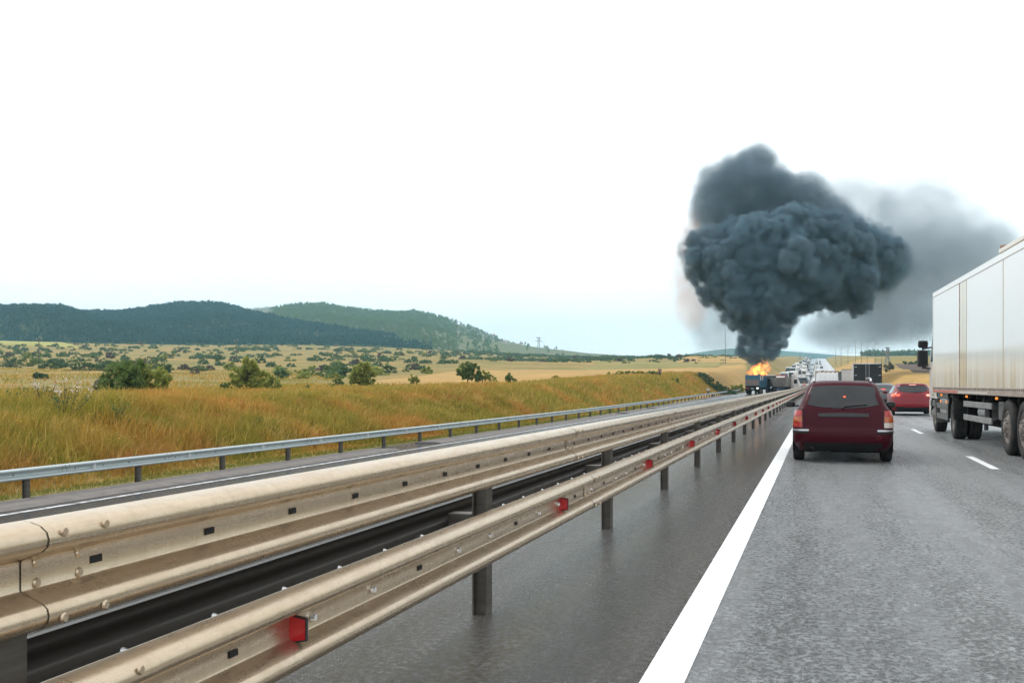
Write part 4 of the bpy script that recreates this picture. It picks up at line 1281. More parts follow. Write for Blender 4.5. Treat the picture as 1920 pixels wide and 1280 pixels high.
for sg in (-1, 1):
    x = sorted((sg * (HW - .06), sg * (HW + .012)))
    mb = MB(); mb.box(x[0], x[1], -TL, .012, ZT - .14, ZT, .015); mb.build('top_rail', M['trailer_white'], trl)
    br = MB(); br.box(x[0], x[1], -TL, .012, ZB - .02, ZB + .14, .01); o = br.build('lower_rail', M['rail_dirty'], trl)
    if sg < 0:
        tp = MB(); tp.box(-HW - .016, -HW - .012, -3.9, -.05, ZB + .0, ZB + .05); tp.build('reflective_tape', M['red_tape'], o)
        tp = MB(); tp.box(-HW - .016, -HW - .012, -7.5, -3.95, ZB + .0, ZB + .045); tp.build('reflective_tape', M['white_tape'], o)
        nails = MB()
        for k in range(90):
            y = -.15 - k * .145
            nails.box(-HW - .018, -HW - .012, y - .018, y + .018, ZB + .085, ZB + .115)
        q = nails.build('rail_holes', M['chassis_black'], o); q['kind'] = 'stuff'
    for y in (0.0, -TL):
        mb = MB(); x2 = sorted((sg * (HW - .05), sg * (HW + .010))); mb.box(x2[0], x2[1], y - .05, y + .05 if y < 0 else y + .008, ZB + .14, ZT - .14, .008); mb.build('corner_post', M['trailer_white'], trl)
for y in edges[1:-1]:
    mb = MB(); mb.box(-HW - .008, -HW + .002, y - .022, y + .022, ZB + .14, ZT - .14); mb.build('panel_seam', M['seam_rust'] if y > -4.5 else M['panel_cream'], trl)
gl = MB(); gl.box(-HW - .02, -HW + .12, -13.4, -8.6, ZT + .002, ZT + .10, .02); gl.build('roof_rail', M['panel_cream'], trl)
for y in (-8.7, -10.9):
    gb = MB(); gb.box(-HW - .01, -HW + .12, y - .06, y + .06, ZT + .10, ZT + .17, .02); gb.build('roof_clamp', M['seam_rust'], trl)
ch = MB()
for x in (-.48, .40):
    ch.box(x, x + .08, -13.2, -.3, .86, ZB - .02)
for k in range(16):
    ch.box(-1.15, 1.15, -12.9 + k * .8, -12.82 + k * .8, ZB - .12, ZB - .021)
ch.build('chassis', M['chassis_black'], trl)
for y in (-9.0, -10.33, -11.66):
    for sg in (-1, 1):
        truck_wheel(trl, sg * 1.04, y, .53, .36, sg, deep=False)
    ax = MB(); ax.tube((-.95, y, .53), (.95, y, .53), .07, .07, 10); ax.build('axle', M['chassis_black'], trl)
for sg in (-1, 1):
    lg = MB(); lg.box(sg * .82 - .07, sg * .82 + .07, -5.0, -4.85, .45, ZB - .02, .01); lg.tube((sg * .82, -4.92, .30), (sg * .82, -4.92, .6), .05, .05, 10); lg.build('landing_leg', M['tank_grey'], trl)
for z in (.52, .83):
    g_ = MB(); g_.box(-1.20, -1.16, -7.45, -4.3, z, z + .13, .012); g_.build('side_guard', M['guard_alu'], trl)
gp = MB()
for y in (-4.5, -7.0): gp.box(-1.15, -1.10, y - .03, y + .03, .52, ZB - .02)
gp.build('guard_bracket', M['chassis_black'], trl)
tk = MB(); tk.tube((-.98, -6.5, .74), (-.98, -5.75, .74), .17, .17, 18); tk.build('air_tank', M['guard_alu'], trl)
pc = MB(); pc.box(-.85, .95, -8.2, -4.6, .42, .96, .03); pc.build('dark_block', M['chassis_black'], trl)  # dark block added to blacken the space under the trailer
pb = MB(); pb.box(-1.1, -.5, -8.15, -7.65, .62, 1.0, .03); pb.build('equipment_box', M['tank_grey'], trl)
for y in (-.9, -4.6, -7.9):
    mk_ = MB(); mk_.box(-1.2, -1.16, y - .035, y + .035, ZB - .10, ZB - .05, .006); mk_.build('marker_lamp', M['marker_orange'], trl)
# tractor, turned a touch to the right of the trailer
KP = -2.45
trac = empty('tractor_unit', (0, KP, 0), R_(-2.0)); trac.parent = trl
def cab_shape(mb, hw, y0, y1, z0, z1, nose=.25):
    """rounded cab: lofted outline slices"""
    L = []
    for t in np.linspace(0, 1, 12):
        z = z0 + (z1 - z0) * t
        w = hw * (1 - .045 * smooth(.45, 1, t)); yf = y1 - .42 * float(smooth(.38, 1.0, t)); cr = .20 + .06 * t
        yb = y0
        row = [(-w, yb, z), (-w, yb + (yf - cr - yb) * .5, z)]
        for i in range(6):
            a = math.pi / 2 * i / 5
            row.append((-w + cr - cr * math.cos(a), yf - cr + cr * math.sin(a), z))
        row += [(-x, y, zz) for x, y, zz in row[::-1]]
        row.append(row[0]); L.append(row)
    mb.grid(L, True)
    mb.add(L[-1][:-1], [list(range(len(L[0]) - 1))]); mb.add(L[0][:-1], [list(range(len(L[0]) - 1))[::-1]])
cb = MB(); cab_shape(cb, 1.22, 2.62, 4.75, .95, 3.15); cab = cb.build('cab', M['cab_white'], trac)
rfz = MB(); cab_shape(rfz, 1.10, 2.66, 4.2, 3.15, 3.62); rfz.build('roof_deflector', M['cab_white'], cab)
for sg in (-1, 1):
    sw = MB(); X = sg * 1.212
    sw.add([(sg * 1.224, 3.15, 2.0), (sg * 1.224, 4.22, 2.0), (sg * 1.188, 4.05, 2.75), (sg * 1.188, 3.15, 2.78)], [(0, 1, 2, 3) if sg > 0 else (3, 2, 1, 0)]); sw.build('side_window', M['tinted_glass'], cab)
    dh = MB(); dh.box(*sorted((sg * 1.215, sg * 1.24)), 3.05, 3.16, 1.52, 1.72, .012); dh.build('door_handle', M['black_plastic'], cab)
    fin = MB(); fin.box(*sorted((sg * 1.19, sg * 1.235)), 2.52, 2.63, 1.0, 3.30, .015); fin.build('side_fin', M['black_plastic'], trac)
    st = MB(); st.box(*sorted((sg * .95, sg * 1.2)), 3.0, 4.5, .45, .62, .02); st.box(*sorted((sg * .98, sg * 1.2)), 3.0, 4.5, .72, .90, .02); st.build('step', M['tank_grey'], trac)
    arm = MB(); arm.tube((sg * 1.16, 4.30, 2.44), (sg * 1.42, 4.42, 2.39), .024, .024, 8); arm.tube((sg * 1.2, 4.35, 1.80), (sg * 1.42, 4.42, 1.84), .03, .03, 8); arm.tube((sg * 1.42, 4.42, 1.80), (sg * 1.42, 4.42, 2.5), .02, .02, 8)
    arm.build('mirror_arm', M['black_plastic'], cab)
    for z0, z1, xw in ((1.86, 2.36, .30), (2.42, 2.64, .28)):
        mi = MB(); mi.box(*sorted((sg * 1.27, sg * (1.27 + xw))), 4.36, 4.52, z0, z1, .06); q = mi.build('wing_mirror', M['black_plastic'], cab)
        mg = MB(); mg.box(*sorted((sg * 1.305, sg * (1.235 + xw))), 4.352, 4.358, z0 + .04, z1 - .04); mg.build('mirror_glass', M['tinted_glass'], q)
    mudguard(trac, *sorted((sg * .82, sg * 1.22)), 3.55, .56, 10, 170)
    mudguard(trac, *sorted((sg * .72, sg * 1.25)), -.6, .56, 0, 180)
    truck_wheel(trac, sg * 1.03, 3.55, .5, .3, sg, False)
    for dx in (0, -.33):
        truck_wheel(trac, sg * (1.06 + dx), -.6, .5, .29, sg, True)
    ft = MB(); ft.box(*sorted((sg * .6, sg * 1.18)), .85, 2.35, .50, 1.02, .10); ft.build('fuel_tank', M['guard_alu'], trac)
    sk = MB()
    for z in (.42, .70, .98):
        sk.box(*sorted((sg * 1.19, sg * 1.215)), .35, 2.75, z, z + .14, .01)
    sk.build('side_skirt', M['tank_grey'], trac)
    fl2 = MB(); fl2.box(*sorted((sg * .85, sg * 1.22)), 2.92, 2.98, .28, 1.35, .02); fl2.build('mud_flap', M['tank_grey'], trac)
    for y in (.6, 1.9):
        q = MB(); q.box(*sorted((sg * 1.20, sg * 1.225)), y - .03, y + .03, .86, .92, .005); q.build('marker_lamp', M['marker_orange'], trac)
wsn = MB(); P = [[(x, 4.75 - .42 * float(smooth(.38, 1.0, (z - .95) / 2.2)) + .012, z) for z in np.linspace(1.95, 2.95, 6)] for x in (-.95, 0, .95)]
wsn.grid(P, True); wsn.build('windscreen', M['tinted_glass'], cab)
fr = MB()
for x in (-.45, .37): fr.box(x, x + .08, -1.3, 4.3, .72, .94)
fr.tube((-.9, -.6, .5), (.9, -.6, .5), .09, .09, 10); fr.tube((-.9, 3.55, .5), (.9, 3.55, .5), .07, .07, 10)
fr.box(-.5, .5, -.35, .35, .94, 1.10); fr.box(-.55, .55, .3, 3.0, .35, .72); fr.build('chassis', M['chassis_black'], trac)
bp = MB(); bp.box(-1.2, 1.2, 4.45, 4.85, .38, .94, .08); bp.build('bumper', M['cab_white'], trac)

def flatten(thing, sub_root, lift=('wing_mirror',)):
    """hang the parts of a sub-assembly straight on the thing"""
    B = sub_root.matrix_basis.copy()
    for ch in list(sub_root.children):
        for g in list(ch.children):
            if g.name.split('.')[0] in lift:
                g.parent = thing; g.matrix_basis = B @ ch.matrix_basis @ g.matrix_basis
        ch.parent = thing; ch.matrix_basis = B @ ch.matrix_basis
    bpy.data.objects.remove(sub_root)
flatten(trl, trac)

# ---------------- rigid box lorries seen from behind
def box_lorry(name, door, side, hw, z0, z1, L, frame='guard_alu', hinges=True, doors=2, roof=None, under=True):
    root = empty(name)
    mb = MB(); mb.box(-hw + .03, hw - .03, .03, L, z0 + .02, z1 - .03); mb.build('box', M[side], root)
    w = 2 * (hw - .06) / doors
    for k in range(doors):
        x = -hw + .06 + w * k
        d_ = MB(); d_.box(x + .008, x + w - .008, -.01, .03, z0 + .06, z1 - .10, .006); dd = d_.build('rear_door', M[door], root)
        if hinges:
            xs = x + .02 if k == 0 else x + w - .24
            for z in (z0 + (z1 - z0) * .14, z0 + (z1 - z0) * .5, z0 + (z1 - z0) * .84):
                h_ = MB(); h_.box(xs, xs + .22, -.025, -.01, z, z + .05, .004); h_.build('hinge', M['hinge_grey'], dd)
            xr = x + w - .16 if k == 0 else x + .12
            rb = MB(); rb.tube((xr, -.035, z0 + .08), (xr, -.035, z1 - .12), .016, .016, 8); rb.box(xr - .05, xr + .05, -.05, -.02, z0 + .9, z0 + .95); rb.build('lock_rod', M['hinge_grey'], dd)
    fm = MB()
    for sg in (-1, 1): fm.box(*sorted((sg * (hw - .06), sg * hw)), -.015, .03, z0, z1, .008)
    fm.box(-hw + .061, hw - .061, -.015, .03, z0, z0 + .058); fm.build('door_frame', M[door if frame is None else frame], root)
    rt = MB(); rt.box(-hw + .061, hw - .061, -.02, .03, z1 - .098, z1, .006); rt.build('header', M[roof or frame or door], root)
    ch_ = MB(); ch_.box(-.45, -.37, .2, L + 2, .7, z0); ch_.box(.37, .45, .2, L + 2, .7, z0); ch_.box(-1.1, 1.1, .1, .2, .45, .57, .01); ch_.build('chassis', M['chassis_black'], root)
    c_ = MB(); cab_shape(c_, hw - .06, L + .15, L + 2.2, .8, min(z1 - .2, 2.9)); c_.build('cab', M['cab_white'], root)
    for sg in (-1, 1):
        for y in (1.8, L + 1.2): truck_wheel(root, sg * (hw - .22), y, .46, .28, sg, y < 3)
        tl = MB(); tl.box(*sorted((sg * .75, sg * 1.05)), .02, .1, .62, .76, .01); tl.build('tail_lamp', M['lamp_red'], root)
        mf = MB(); mf.box(*sorted((sg * .7, sg * (hw - .04))), 1.1, 1.14, .2, .85); mf.build('mud_flap', M['chassis_black'], root)
    return root
def put(o, px, depth, label, cat, group=None, yaw=0.0, x=None, left=False, scale=1.0):
    p = at(px, depth)
    if x is not None: p.x = x
    p.z = float(left_z(np.array([p.x]), np.array([p.y]))[0]) if left else float(road_z(p.y))
    o.location = p
    z1 = float(road_z(p.y + 6))
    o.rotation_euler = (math.atan2(z1 - float(road_z(p.y)), 6), 0, R_(yaw)); o.scale = (scale,) * 3
    return tag(o, label, cat, group)
put(box_lorry('box_lorry', 'black_box', 'silver_side', 1.26, 1.0, 3.32, 6.6, frame=None, roof='silver_side'), 1627, 95, 'black-doored box lorry with pale hinges and a white roof edge', 'lorry')
put(box_lorry('box_lorry', 'box_grey', 'silver_side', 1.25, 1.1, 3.60, 6.4, frame='box_grey', hinges=False, doors=1, roof='box_green'), 1594, 150, 'pale beige box lorry partly hidden by the black-doored lorry', 'lorry')
# white load under a sheet, dark headboard
def sheeted_truck(name):
    root = empty(name)
    bd = MB(); bd.box(-1.02, 1.02, 0, 4.2, .75, 1.45, .02); bd.build('load_bed', M['cab_white'], root)
    tg = MB(); tg.box(-1.02, 1.02, -.04, -.002, 1.22, 1.44, .01); tg.build('tailboard', M['tarp_red'], root)
    sh_ = MB(); L = []
    for j in range(13):
        y = .02 + 4.1 * j / 12; row = []
        for i in range(25):
            s = -1 + 2 * i / 24
            hgt = 2.38 + .10 * abs(math.sin(s * 7.5 + .6)) - .05 * abs(s) ** 6 + .03 * math.sin(j * 1.7 + i)
            row.append((s * (.97 - (.08 if j == 0 else 0)), y, hgt))
        L.append(row)
    sh_.grid(L, True)
    for k, j in ((0, 0), (1, 12)):
        top = L[j]; bot = [(x * 1.06, y, 1.46) for x, y, z in top]
        mid = [(x * 1.03, y - .05 * (1 - 2 * k) * (1 + .5 * math.sin(i * 1.3)), 1.9) for i, (x, y, z) in enumerate(top)]
        sh_.grid([bot, mid, top] if k == 0 else [top, mid, bot], True)
    for i in (0, 24):
        top = [r[i] for r in L]; bot = [(x * 1.06, y, 1.46) for x, y, z in top]
        sh_.grid([bot, top] if i else [top, bot], True)
    sh_.build('load_sheet', M['tarp_white'], root)
    hb = MB()
    for sg in (-1, 1): hb.box(*sorted((sg * 1.0, sg * 1.08)), 4.2, 4.3, .8, 2.62, .01)
    hb.box(-1.08, 1.08, 4.31, 4.36, 2.52, 2.66); hb.build('headboard', M['seam_rust'], root)
    c_ = MB(); cab_shape(c_, 1.0, 4.5, 6.2, .6, 2.35); c_.build('cab', M['cab_white'], root)
    for sg in (-1, 1):
        for y in (1.2, 5.3): truck_wheel(root, sg * .82, y, .38, .22, sg, y < 3)
        tl = MB(); tl.box(*sorted((sg * .7, sg * .95)), -.06, -.005, .85, 1.0, .01); tl.build('tail_lamp', M['lamp_red'], root)
    return root
put(sheeted_truck('flatbed_truck'), 1551, 96, 'small truck with a bulging white sheeted load in the left lane', 'truck')
put(box_lorry('box_lorry', 'box_green', 'box_green', 1.15, 1.0, 2.95, 5.5, frame=None, hinges=False), 1560, 128, 'dark green lorry peeping over the white sheeted load', 'lorry')
put(box_lorry('box_lorry', 'tarp_blue', 'tarp_blue', 1.2, 1.0, 2.55, 6.0, frame=None, hinges=False, doors=2, roof='tarp_white'), 1578, 178, 'blue box lorry between the white load and the beige lorry', 'lorry')

# ---------------- the burning tipper and the white tractor that slewed across the road
def tipper_body(root, mat, rib, hw, z0, z1, L, n_rib, rear=None):
    t = .06
    for sg in (-1, 1):
        s = MB(); s.box(*sorted((sg * (hw - t), sg * hw)), 0, L, z0, z1); q = s.build('side_wall', M[mat], root)
        for k in range(n_rib):
            y = .12 + (L - .24) * k / (n_rib - 1)
            r = MB(); r.box(*sorted((sg * hw, sg * (hw + .05))), y - .06, y + .06, z0 + .002, z1 - .09); r.build('rib', M[rib], q)
        rl = MB(); rl.box(*sorted((sg * (hw - t + .002), sg * (hw + .08))), 0.002, L - .002, z1 - .088, z1 + .02, .01); rl.build('top_rail', M[rib], q)
        mr = MB(); mr.box(*sorted((sg * (hw + .001), sg * (hw + .04))), 0.002, L - .002, z0 + (z1 - z0) * .45, z0 + (z1 - z0) * .45 + .07); mr.build('side_rail', M[rib], q)
    f = MB(); f.box(-hw + t, hw - t, L - t, L - .002, z0, z1 + .15); f.build('front_wall', M[mat], root)
    b = MB(); b.box(-hw + t, hw - t, .002, L - t, z0 - .08, z0); b.build('floor', M[rib], root)
    g = MB(); g.box(-hw + .005, hw - .005, -.06, -.002, z0, z1 + .01, .01); tg_ = g.build('tailgate', M[rear or mat], root)
    return tg_
bt = empty('burning_tipper'); 
tgt = tipper_body(bt, 'tipper_blue', 'tipper_blue', 1.3, 1.25, 3.55, 8.2, 9)
pn = MB(); pn.box(-1.2, 1.2, -.085, -.06, 1.62, 2.72, .01); pn.build('tailgate_panel', M['tipper_rust'], tgt)
pn = MB(); pn.box(-1.28, 1.28, -.09, -.055, .62, 1.56, .01); pn.build('underrun_panel', M['chassis_black'], bt)
for k, (a, b, mt) in enumerate(((.1, 1.5, 'silver_side'), (2.6, 3.6, 'silver_side'))):
    pw = MB(); pw.box(1.351, 1.36, a, b, 2.55, 3.40); pw.build('patched_panel', M[mt], bt)
np_ = MB(); np_.box(-.28, .28, -.10, -.092, .98, 1.10); np_.build('number_plate', M['plate_white'], bt)
for sg in (-1, 1):
    tl = MB(); tl.box(*sorted((sg * .75, sg * 1.1)), -.11, -.092, 1.0, 1.22, .01); tl.build('tail_lamp', M['headlight' if sg > 0 else 'lamp_red'], bt)
    for y in (1.2, 2.5, 3.8, 9.6, 12.6): truck_wheel(bt, sg * 1.05, y, .53, .36, sg)
    fl = MB(); fl.box(*sorted((sg * .9, sg * 1.28)), .3, .34, .12, .75); fl.build('mud_flap', M['chassis_black'], bt)
ch_ = MB(); ch_.box(-.5, -.4, .2, 13, .8, 1.17); ch_.box(.4, .5, .2, 13, .8, 1.17); ch_.build('chassis', M['chassis_black'], bt)
c_ = MB(); cab_shape(c_, 1.2, 10.2, 13.2, .8, 3.0); c_.build('cab', M['chassis_black'], bt)
p = at(1411, 200); 
bt.location = (p.x, p.y, float(left_z(np.array([p.x]), np.array([p.y]))[0])); bt.rotation_euler = (0, 0, R_(-6.5)); bt.scale = (1.06, 1.06, 1.06)
tag(bt, 'blue tipper trailer on fire standing on the opposite carriageway', 'tipper')

st_ = empty('slewed_lorry')
tipper_body(st_, 'tipper_grey', 'tipper_grey', 1.25, 1.25, 2.95, 7.8, 8)
for sg in (-1, 1):
    for y in (1.2, 2.5): truck_wheel(st_, sg * 1.03, y, .52, .34, sg)
    lk = MB(); lk.box(*sorted((sg * .9, sg * 1.2)), 3.4, 6.6, .55, 1.05, .03); lk.build('side_guard', M['tarp_blue'], st_)
ch_ = MB(); ch_.box(-.5, -.4, .1, 7.8, .8, 1.17); ch_.box(.4, .5, .1, 7.8, .8, 1.17); ch_.build('chassis', M['chassis_black'], st_)
tr2 = empty('tractor_unit', (0, 6.6, 0), R_(16)); tr2.parent = st_
c_ = MB(); cab_shape(c_, 1.22, 1.55, 3.75, .75, 3.0); cab2 = c_.build('cab', M['cab_white'], tr2)
c_ = MB(); cab_shape(c_, 1.12, 1.6, 3.1, 3.0, 3.55); c_.build('roof_deflector', M['cab_white'], cab2)
vs_ = MB(); vs_.box(-1.1, 1.1, 3.25, 3.55, 2.72, 2.90, .03); vs_.build('sun_visor', M['tarp_blue'], cab2)
wsn = MB(); P = [[(x, 3.75 - .42 * float(smooth(.38, 1.0, (z - .75) / 2.25)) + .012, z) for z in np.linspace(1.85, 2.75, 6)] for x in (-1.0, 0, 1.0)]
wsn.grid(P, True); wsn.build('windscreen', M['tinted_glass'], cab2)
gr = MB(); gr.box(-.85, .85, 3.745, 3.78, 1.05, 1.4, .01); gr.build('grille', M['tank_grey'], cab2)
bp = MB(); bp.box(-1.2, 1.2, 3.45, 3.85, .40, .75, .06); bp.build('bumper', M['tank_grey'], tr2)
for sg in (-1, 1):
    sw = MB(); sw.box(*sorted((sg * 1.215, sg * 1.226)), 2.35, 3.2, 1.85, 2.55); sw.build('side_window', M['tinted_glass'], cab2)
    hl = MB(); hl.box(*sorted((sg * .7, sg * 1.1)), 3.72, 3.80, .82, 1.0, .02); hl.build('headlamp', M['lamp_clear'], cab2)
    mi = MB(); mi.box(*sorted((sg * 1.3, sg * 1.5)), 3.2, 3.3, 1.95, 2.6, .04); mi.build('wing_mirror', M['black_plastic'], cab2)
    truck_wheel(tr2, sg * 1.02, 2.75, .5, .3, sg); truck_wheel(tr2, sg * 1.02, -.5, .5, .3, sg, True)
ch_ = MB(); ch_.box(-.45, .45, -1, 3.4, .7, .95); ch_.build('chassis', M['chassis_black'], tr2)
flatten(st_, tr2)
# trailer nose roughly under the cab at (px 1482); heading towards the camera and the median
st_.rotation_euler = (0, 0, R_(180 + 28)); 
nose = at(1484, 204)
d_ = Matrix.Rotation(R_(208), 3, 'Z') @ Vector((0, 7.8, 0))
st_.location = (nose.x - d_.x, nose.y - d_.y, float(left_z(np.array([nose.x - d_.x / 2]), np.array([nose.y]))[0]))
st_.scale = (1.08,) * 3
tag(st_, 'white tractor with grey tipper trailer slewed across the opposite carriageway', 'lorry')

# ---------------- queues up the far slope
def front_lorry(name, body, cabm):
    """lorry facing us; local +y is its heading"""
    root = empty(name)
    b = MB(); b.box(-1.25, 1.25, -9.5, -.3, 1.1, 3.8, .03); b.build('box', M[body], root)
    c = MB(); cab_shape(c, 1.22, 0, 2.1, .7, 3.0); cb_ = c.build('cab', M[cabm], root)
    d = MB(); cab_shape(d, 1.1, .05, 1.5, 3.0, 3.55); d.build('roof_deflector', M[cabm], cb_)
    w = MB(); P = [[(x, 2.1 - .42 * float(smooth(.38, 1.0, (z - .7) / 2.3)) + .012, z) for z in np.linspace(1.8, 2.75, 5)] for x in (-1.0, 0, 1.0)]
    w.grid(P, True); w.build('windscreen', M['tinted_glass'], cb_)
    g = MB(); g.box(-.8, .8, 2.09, 2.13, .95, 1.4, .01); g.build('grille', M['tank_grey'], cb_)
    for sg in (-1, 1):
        h = MB(); h.box(*sorted((sg * .75, sg * 1.1)), 2.06, 2.14, .75, .92, .02); h.build('headlamp', M['lamp_clear'], cb_)
        for y in (1.2, -6.5, -7.8): truck_wheel(root, sg * 1.0, y, .5, .3, sg)
    return root
qs = [(front_lorry('oncoming_lorry', 'tarp_red', 'cab_white'), 1464, 262, 'red-bodied lorry waiting right behind the slewed tipper'),
      (front_lorry('oncoming_lorry', 'box_grey', 'chassis_black'), 1446, 268, 'grey-topped lorry waiting behind the burning trailer'),
      (front_lorry('oncoming_lorry', 'tarp_white', 'dark_car_paint'), 1481, 345, 'white-roofed lorry queuing above the red-bodied lorry'),
      (front_lorry('oncoming_lorry', 'tarp_white', 'box_green'), 1497, 400, 'dark-cabbed lorry queuing in the middle of the far slope'),
      (front_lorry('oncoming_lorry', 'tarp_white', 'cab_white'), 1506, 415, 'all-white lorry queuing beside the dark-cabbed one on the slope')]
for o, px, d, lab in qs:
    put(o, px, d, lab, 'lorry', 'lorries queuing on the opposite carriageway', 180, left=True)
    o.rotation_euler.x *= -1
proto_l = [qs[4][0], qs[3][0], qs[2][0]]
lor_lab = ['tiny distant all-white lorry in the long queue on the far slope', 'tiny distant dark-green-cabbed lorry in the long queue on the far slope', 'tiny distant black-cabbed lorry in the long queue on the far slope']
car_lab = {'silver_paint': 'silver', 'white_car_paint': 'white', 'dark_car_paint': 'black'}
k_ = 0
for px, d in [(1508, 520), (1502, 560), (1512, 610), (1507, 680), (1515, 740), (1511, 830), (1517, 900), (1514, 1000), (1519, 1100)]:
    o = copy_tree(proto_l[k_ % 3]); k_ += 1
    put(o, px, d, lor_lab[(k_ - 1) % 3], 'lorry', 'distant lorries queuing uphill', 180, left=True); o.rotation_euler.x *= -1
hs = {c: hatchback(M[c], 'distant_car', lit=False) for c in ('silver_paint', 'white_car_paint', 'dark_car_paint')}
cars_r = [(1540, 190, 'dark_car_paint'), (1541.5, 430, 'dark_car_paint'), (1543, 480, 'dark_car_paint'), (1533, 470, 'silver_paint'), (1540.5, 620, 'dark_car_paint'), (1532, 640, 'white_car_paint'),
          (1538.5, 760, 'silver_paint'), (1532, 800, 'dark_car_paint'), (1537.5, 900, 'dark_car_paint'), (1532, 980, 'silver_paint'), (1536.5, 1080, 'white_car_paint')]
used = set()
for px, d, c in cars_r[1:]:
    o = hs[c] if c not in used else copy_tree(hs[c]); used.add(c)
    put(o, px, d, 'tiny ' + car_lab[c] + ' car driving away up the far slope', 'car', 'distant cars driving uphill')
for i, (px, d) in enumerate([(1470, 330), (1489, 355), (1487, 455), (1478, 470), (1497, 500), (1489, 560), (1499, 600), (1494, 660), (1502, 760), (1506, 900), (1511, 1180), (1513, 1300)]):
    o = copy_tree(proto_l[(i * 2 + 1) % 3])
    put(o, px, d, lor_lab[(i * 2 + 1) % 3], 'lorry', 'distant lorries queuing uphill', 180, left=True); o.rotation_euler.x *= -1
for px, d, c in [(1522, 430, 'dark_car_paint'), (1516, 455, 'white_car_paint'), (1521, 520, 'silver_paint'), (1519, 570, 'dark_car_paint'), (1523, 640, 'white_car_paint'), (1520, 720, 'silver_paint'), (1523, 800, 'dark_car_paint')]:
    o = copy_tree(hs[c])
    put(o, px, d, 'tiny ' + car_lab[c] + ' car standing beside the lorries on the far slope', 'car', 'distant oncoming cars', 180, left=True); o.rotation_euler.x *= -1
# ------------------------------------------------------------------ vegetation
def leaf_mat(name, c1, c2, c3, scale=.8, trans=.25, world=True):
    m, n, p = _nm(name)
    a = noise_fac(n, scale, 4, .6, 'World', None, .35, .65)
    b = noise_fac(n, scale * 6, 3, .6, 'World', None, .35, .65)
    c = mixc(n, a, c1, c2)
    c = mixc(n, b, c, c3)
    n.links.new(c, p.inputs['Base Color'])
    p.inputs['Roughness'].default_value = .75
    p.inputs['Specular IOR Level'].default_value = .2
    p.inputs['Subsurface Weight'].default_value = 0
    if trans:
        out = n.nodes['Material Output']
        tr = N(n, 'ShaderNodeBsdfTranslucent'); n.links.new(c, tr.inputs['Color'])
        mxs = N(n, 'ShaderNodeMixShader'); mxs.inputs[0].default_value = trans
        n.links.new(p.outputs[0], mxs.inputs[1]); n.links.new(tr.outputs[0], mxs.inputs[2]); n.links.new(mxs.outputs[0], out.inputs['Surface'])
    return m
leaf_mat('leaf_olive', (.26, .30, .065), (.18, .23, .05), (.33, .34, .09), .8, .45)
leaf_mat('leaf_green', (.13, .19, .055), (.17, .23, .065), (.09, .145, .045), .8, .45)
leaf_mat('leaf_dark', (.085, .145, .065), (.12, .18, .08), (.06, .11, .05), .8, .45)
leaf_mat('leaf_grey', (.15, .165, .11), (.11, .13, .08), (.20, .20, .14))
leaf_mat('leaf_conifer', (.006, .058, .052), (.014, .074, .056), (.003, .036, .036), .05)
leaf_mat('leaf_mauve', (.13, .10, .085), (.10, .085, .06), (.17, .14, .11))
leaf_mat('leaf_yellow', (.30, .26, .04), (.22, .22, .045), (.36, .30, .05))
plain('bark', (.09, .07, .05), .9, c2=(.05, .04, .03), nscale=9, bumps=.4)

def quads_cloud(centers, size, r_, flat=.0, up=.35):
    """random leaf quads at the given centres"""
    n = len(centers)
    a = r_.normal(size=(n, 3)); a /= np.linalg.norm(a, axis=1)[:, None]
    b = r_.normal(size=(n, 3)); b[:, 2] *= .7
    b -= (a * b).sum(1)[:, None] * a; b /= np.linalg.norm(b, axis=1)[:, None]
    s = np.asarray(size).reshape(-1, 1) * r_.uniform(.6, 1.3, (n, 1))
    a = a * s; b = b * s * .62
    V = np.stack([centers - a, centers - b * .9, centers + a, centers + b * .9], 1).reshape(-1, 3)
    F = np.arange(4 * n).reshape(-1, 4)
    return V, F
def crown_points(lobes, n, r_, shell=.55):
    """points through several ragged lobes (cx,cy,cz,rx,ry,rz)"""
    out = []
    w = np.array([l[3] * l[4] * l[5] for l in lobes]) ** .8; w /= w.sum()
    for l, k in zip(lobes, (w * n).astype(int)):
        v = r_.normal(size=(k, 3)); v /= np.linalg.norm(v, axis=1)[:, None]
        rr = shell + (1.05 - shell) * r_.random(k) ** .6
        # clumps: pull the points towards random twig ends
        m = max(6, k // 22)
        tw = r_.normal(size=(m, 3)); tw /= np.linalg.norm(tw, axis=1)[:, None]; tw *= r_.uniform(.55, 1.08, (m, 1))
        idx_ = r_.integers(0, m, k)
        p = tw[idx_] + v * .26 * rr[:, None]
        out.append(p * np.array(l[3:6]) + np.array(l[:3]))
    return np.concatenate(out)
def tree_thing(name, px, depth, h, lobes, n, leaf, mat, label, group=None, trunk=True, sink=.1, seed=1, width=None, cat='tree'):
    r_ = np.random.default_rng(seed)
    p = at(px, depth); z = ground(p.x, p.y) - sink
    root = empty(name, (p.x, p.y, z), r_.uniform(-.5, .5)); tag(root, label, cat, group)
    lob = [(a * h, b * h, c * h, d * h, e * h, f * h) for a, b, c, d, e, f in lobes]
    V, F = quads_cloud(crown_points(lob, n, r_), np.full(n, leaf)[:len(crown_points(lob, n, np.random.default_rng(0)))], r_)
    np_obj('crown', V, F, M[mat], root)
    mb = MB()
    ends = [(l[0] * .75, l[1] * .75, l[2]) for l in lob]
    base_top = (0, 0, h * .28)
    mb.tube((0, 0, -.2), base_top, h * .030, h * .022, 8)
    for e in ends:
        mid = ((base_top[0] + e[0]) / 2 + r_.normal() * .03 * h, (base_top[1] + e[1]) / 2, (base_top[2] + e[2]) / 2 + .04 * h)
        mb.tube(base_top, mid, h * .018, h * .012, 6); mb.tube(mid, e, h * .012, h * .004, 6)
    mb.build('trunk', M['bark'], root)
    return root
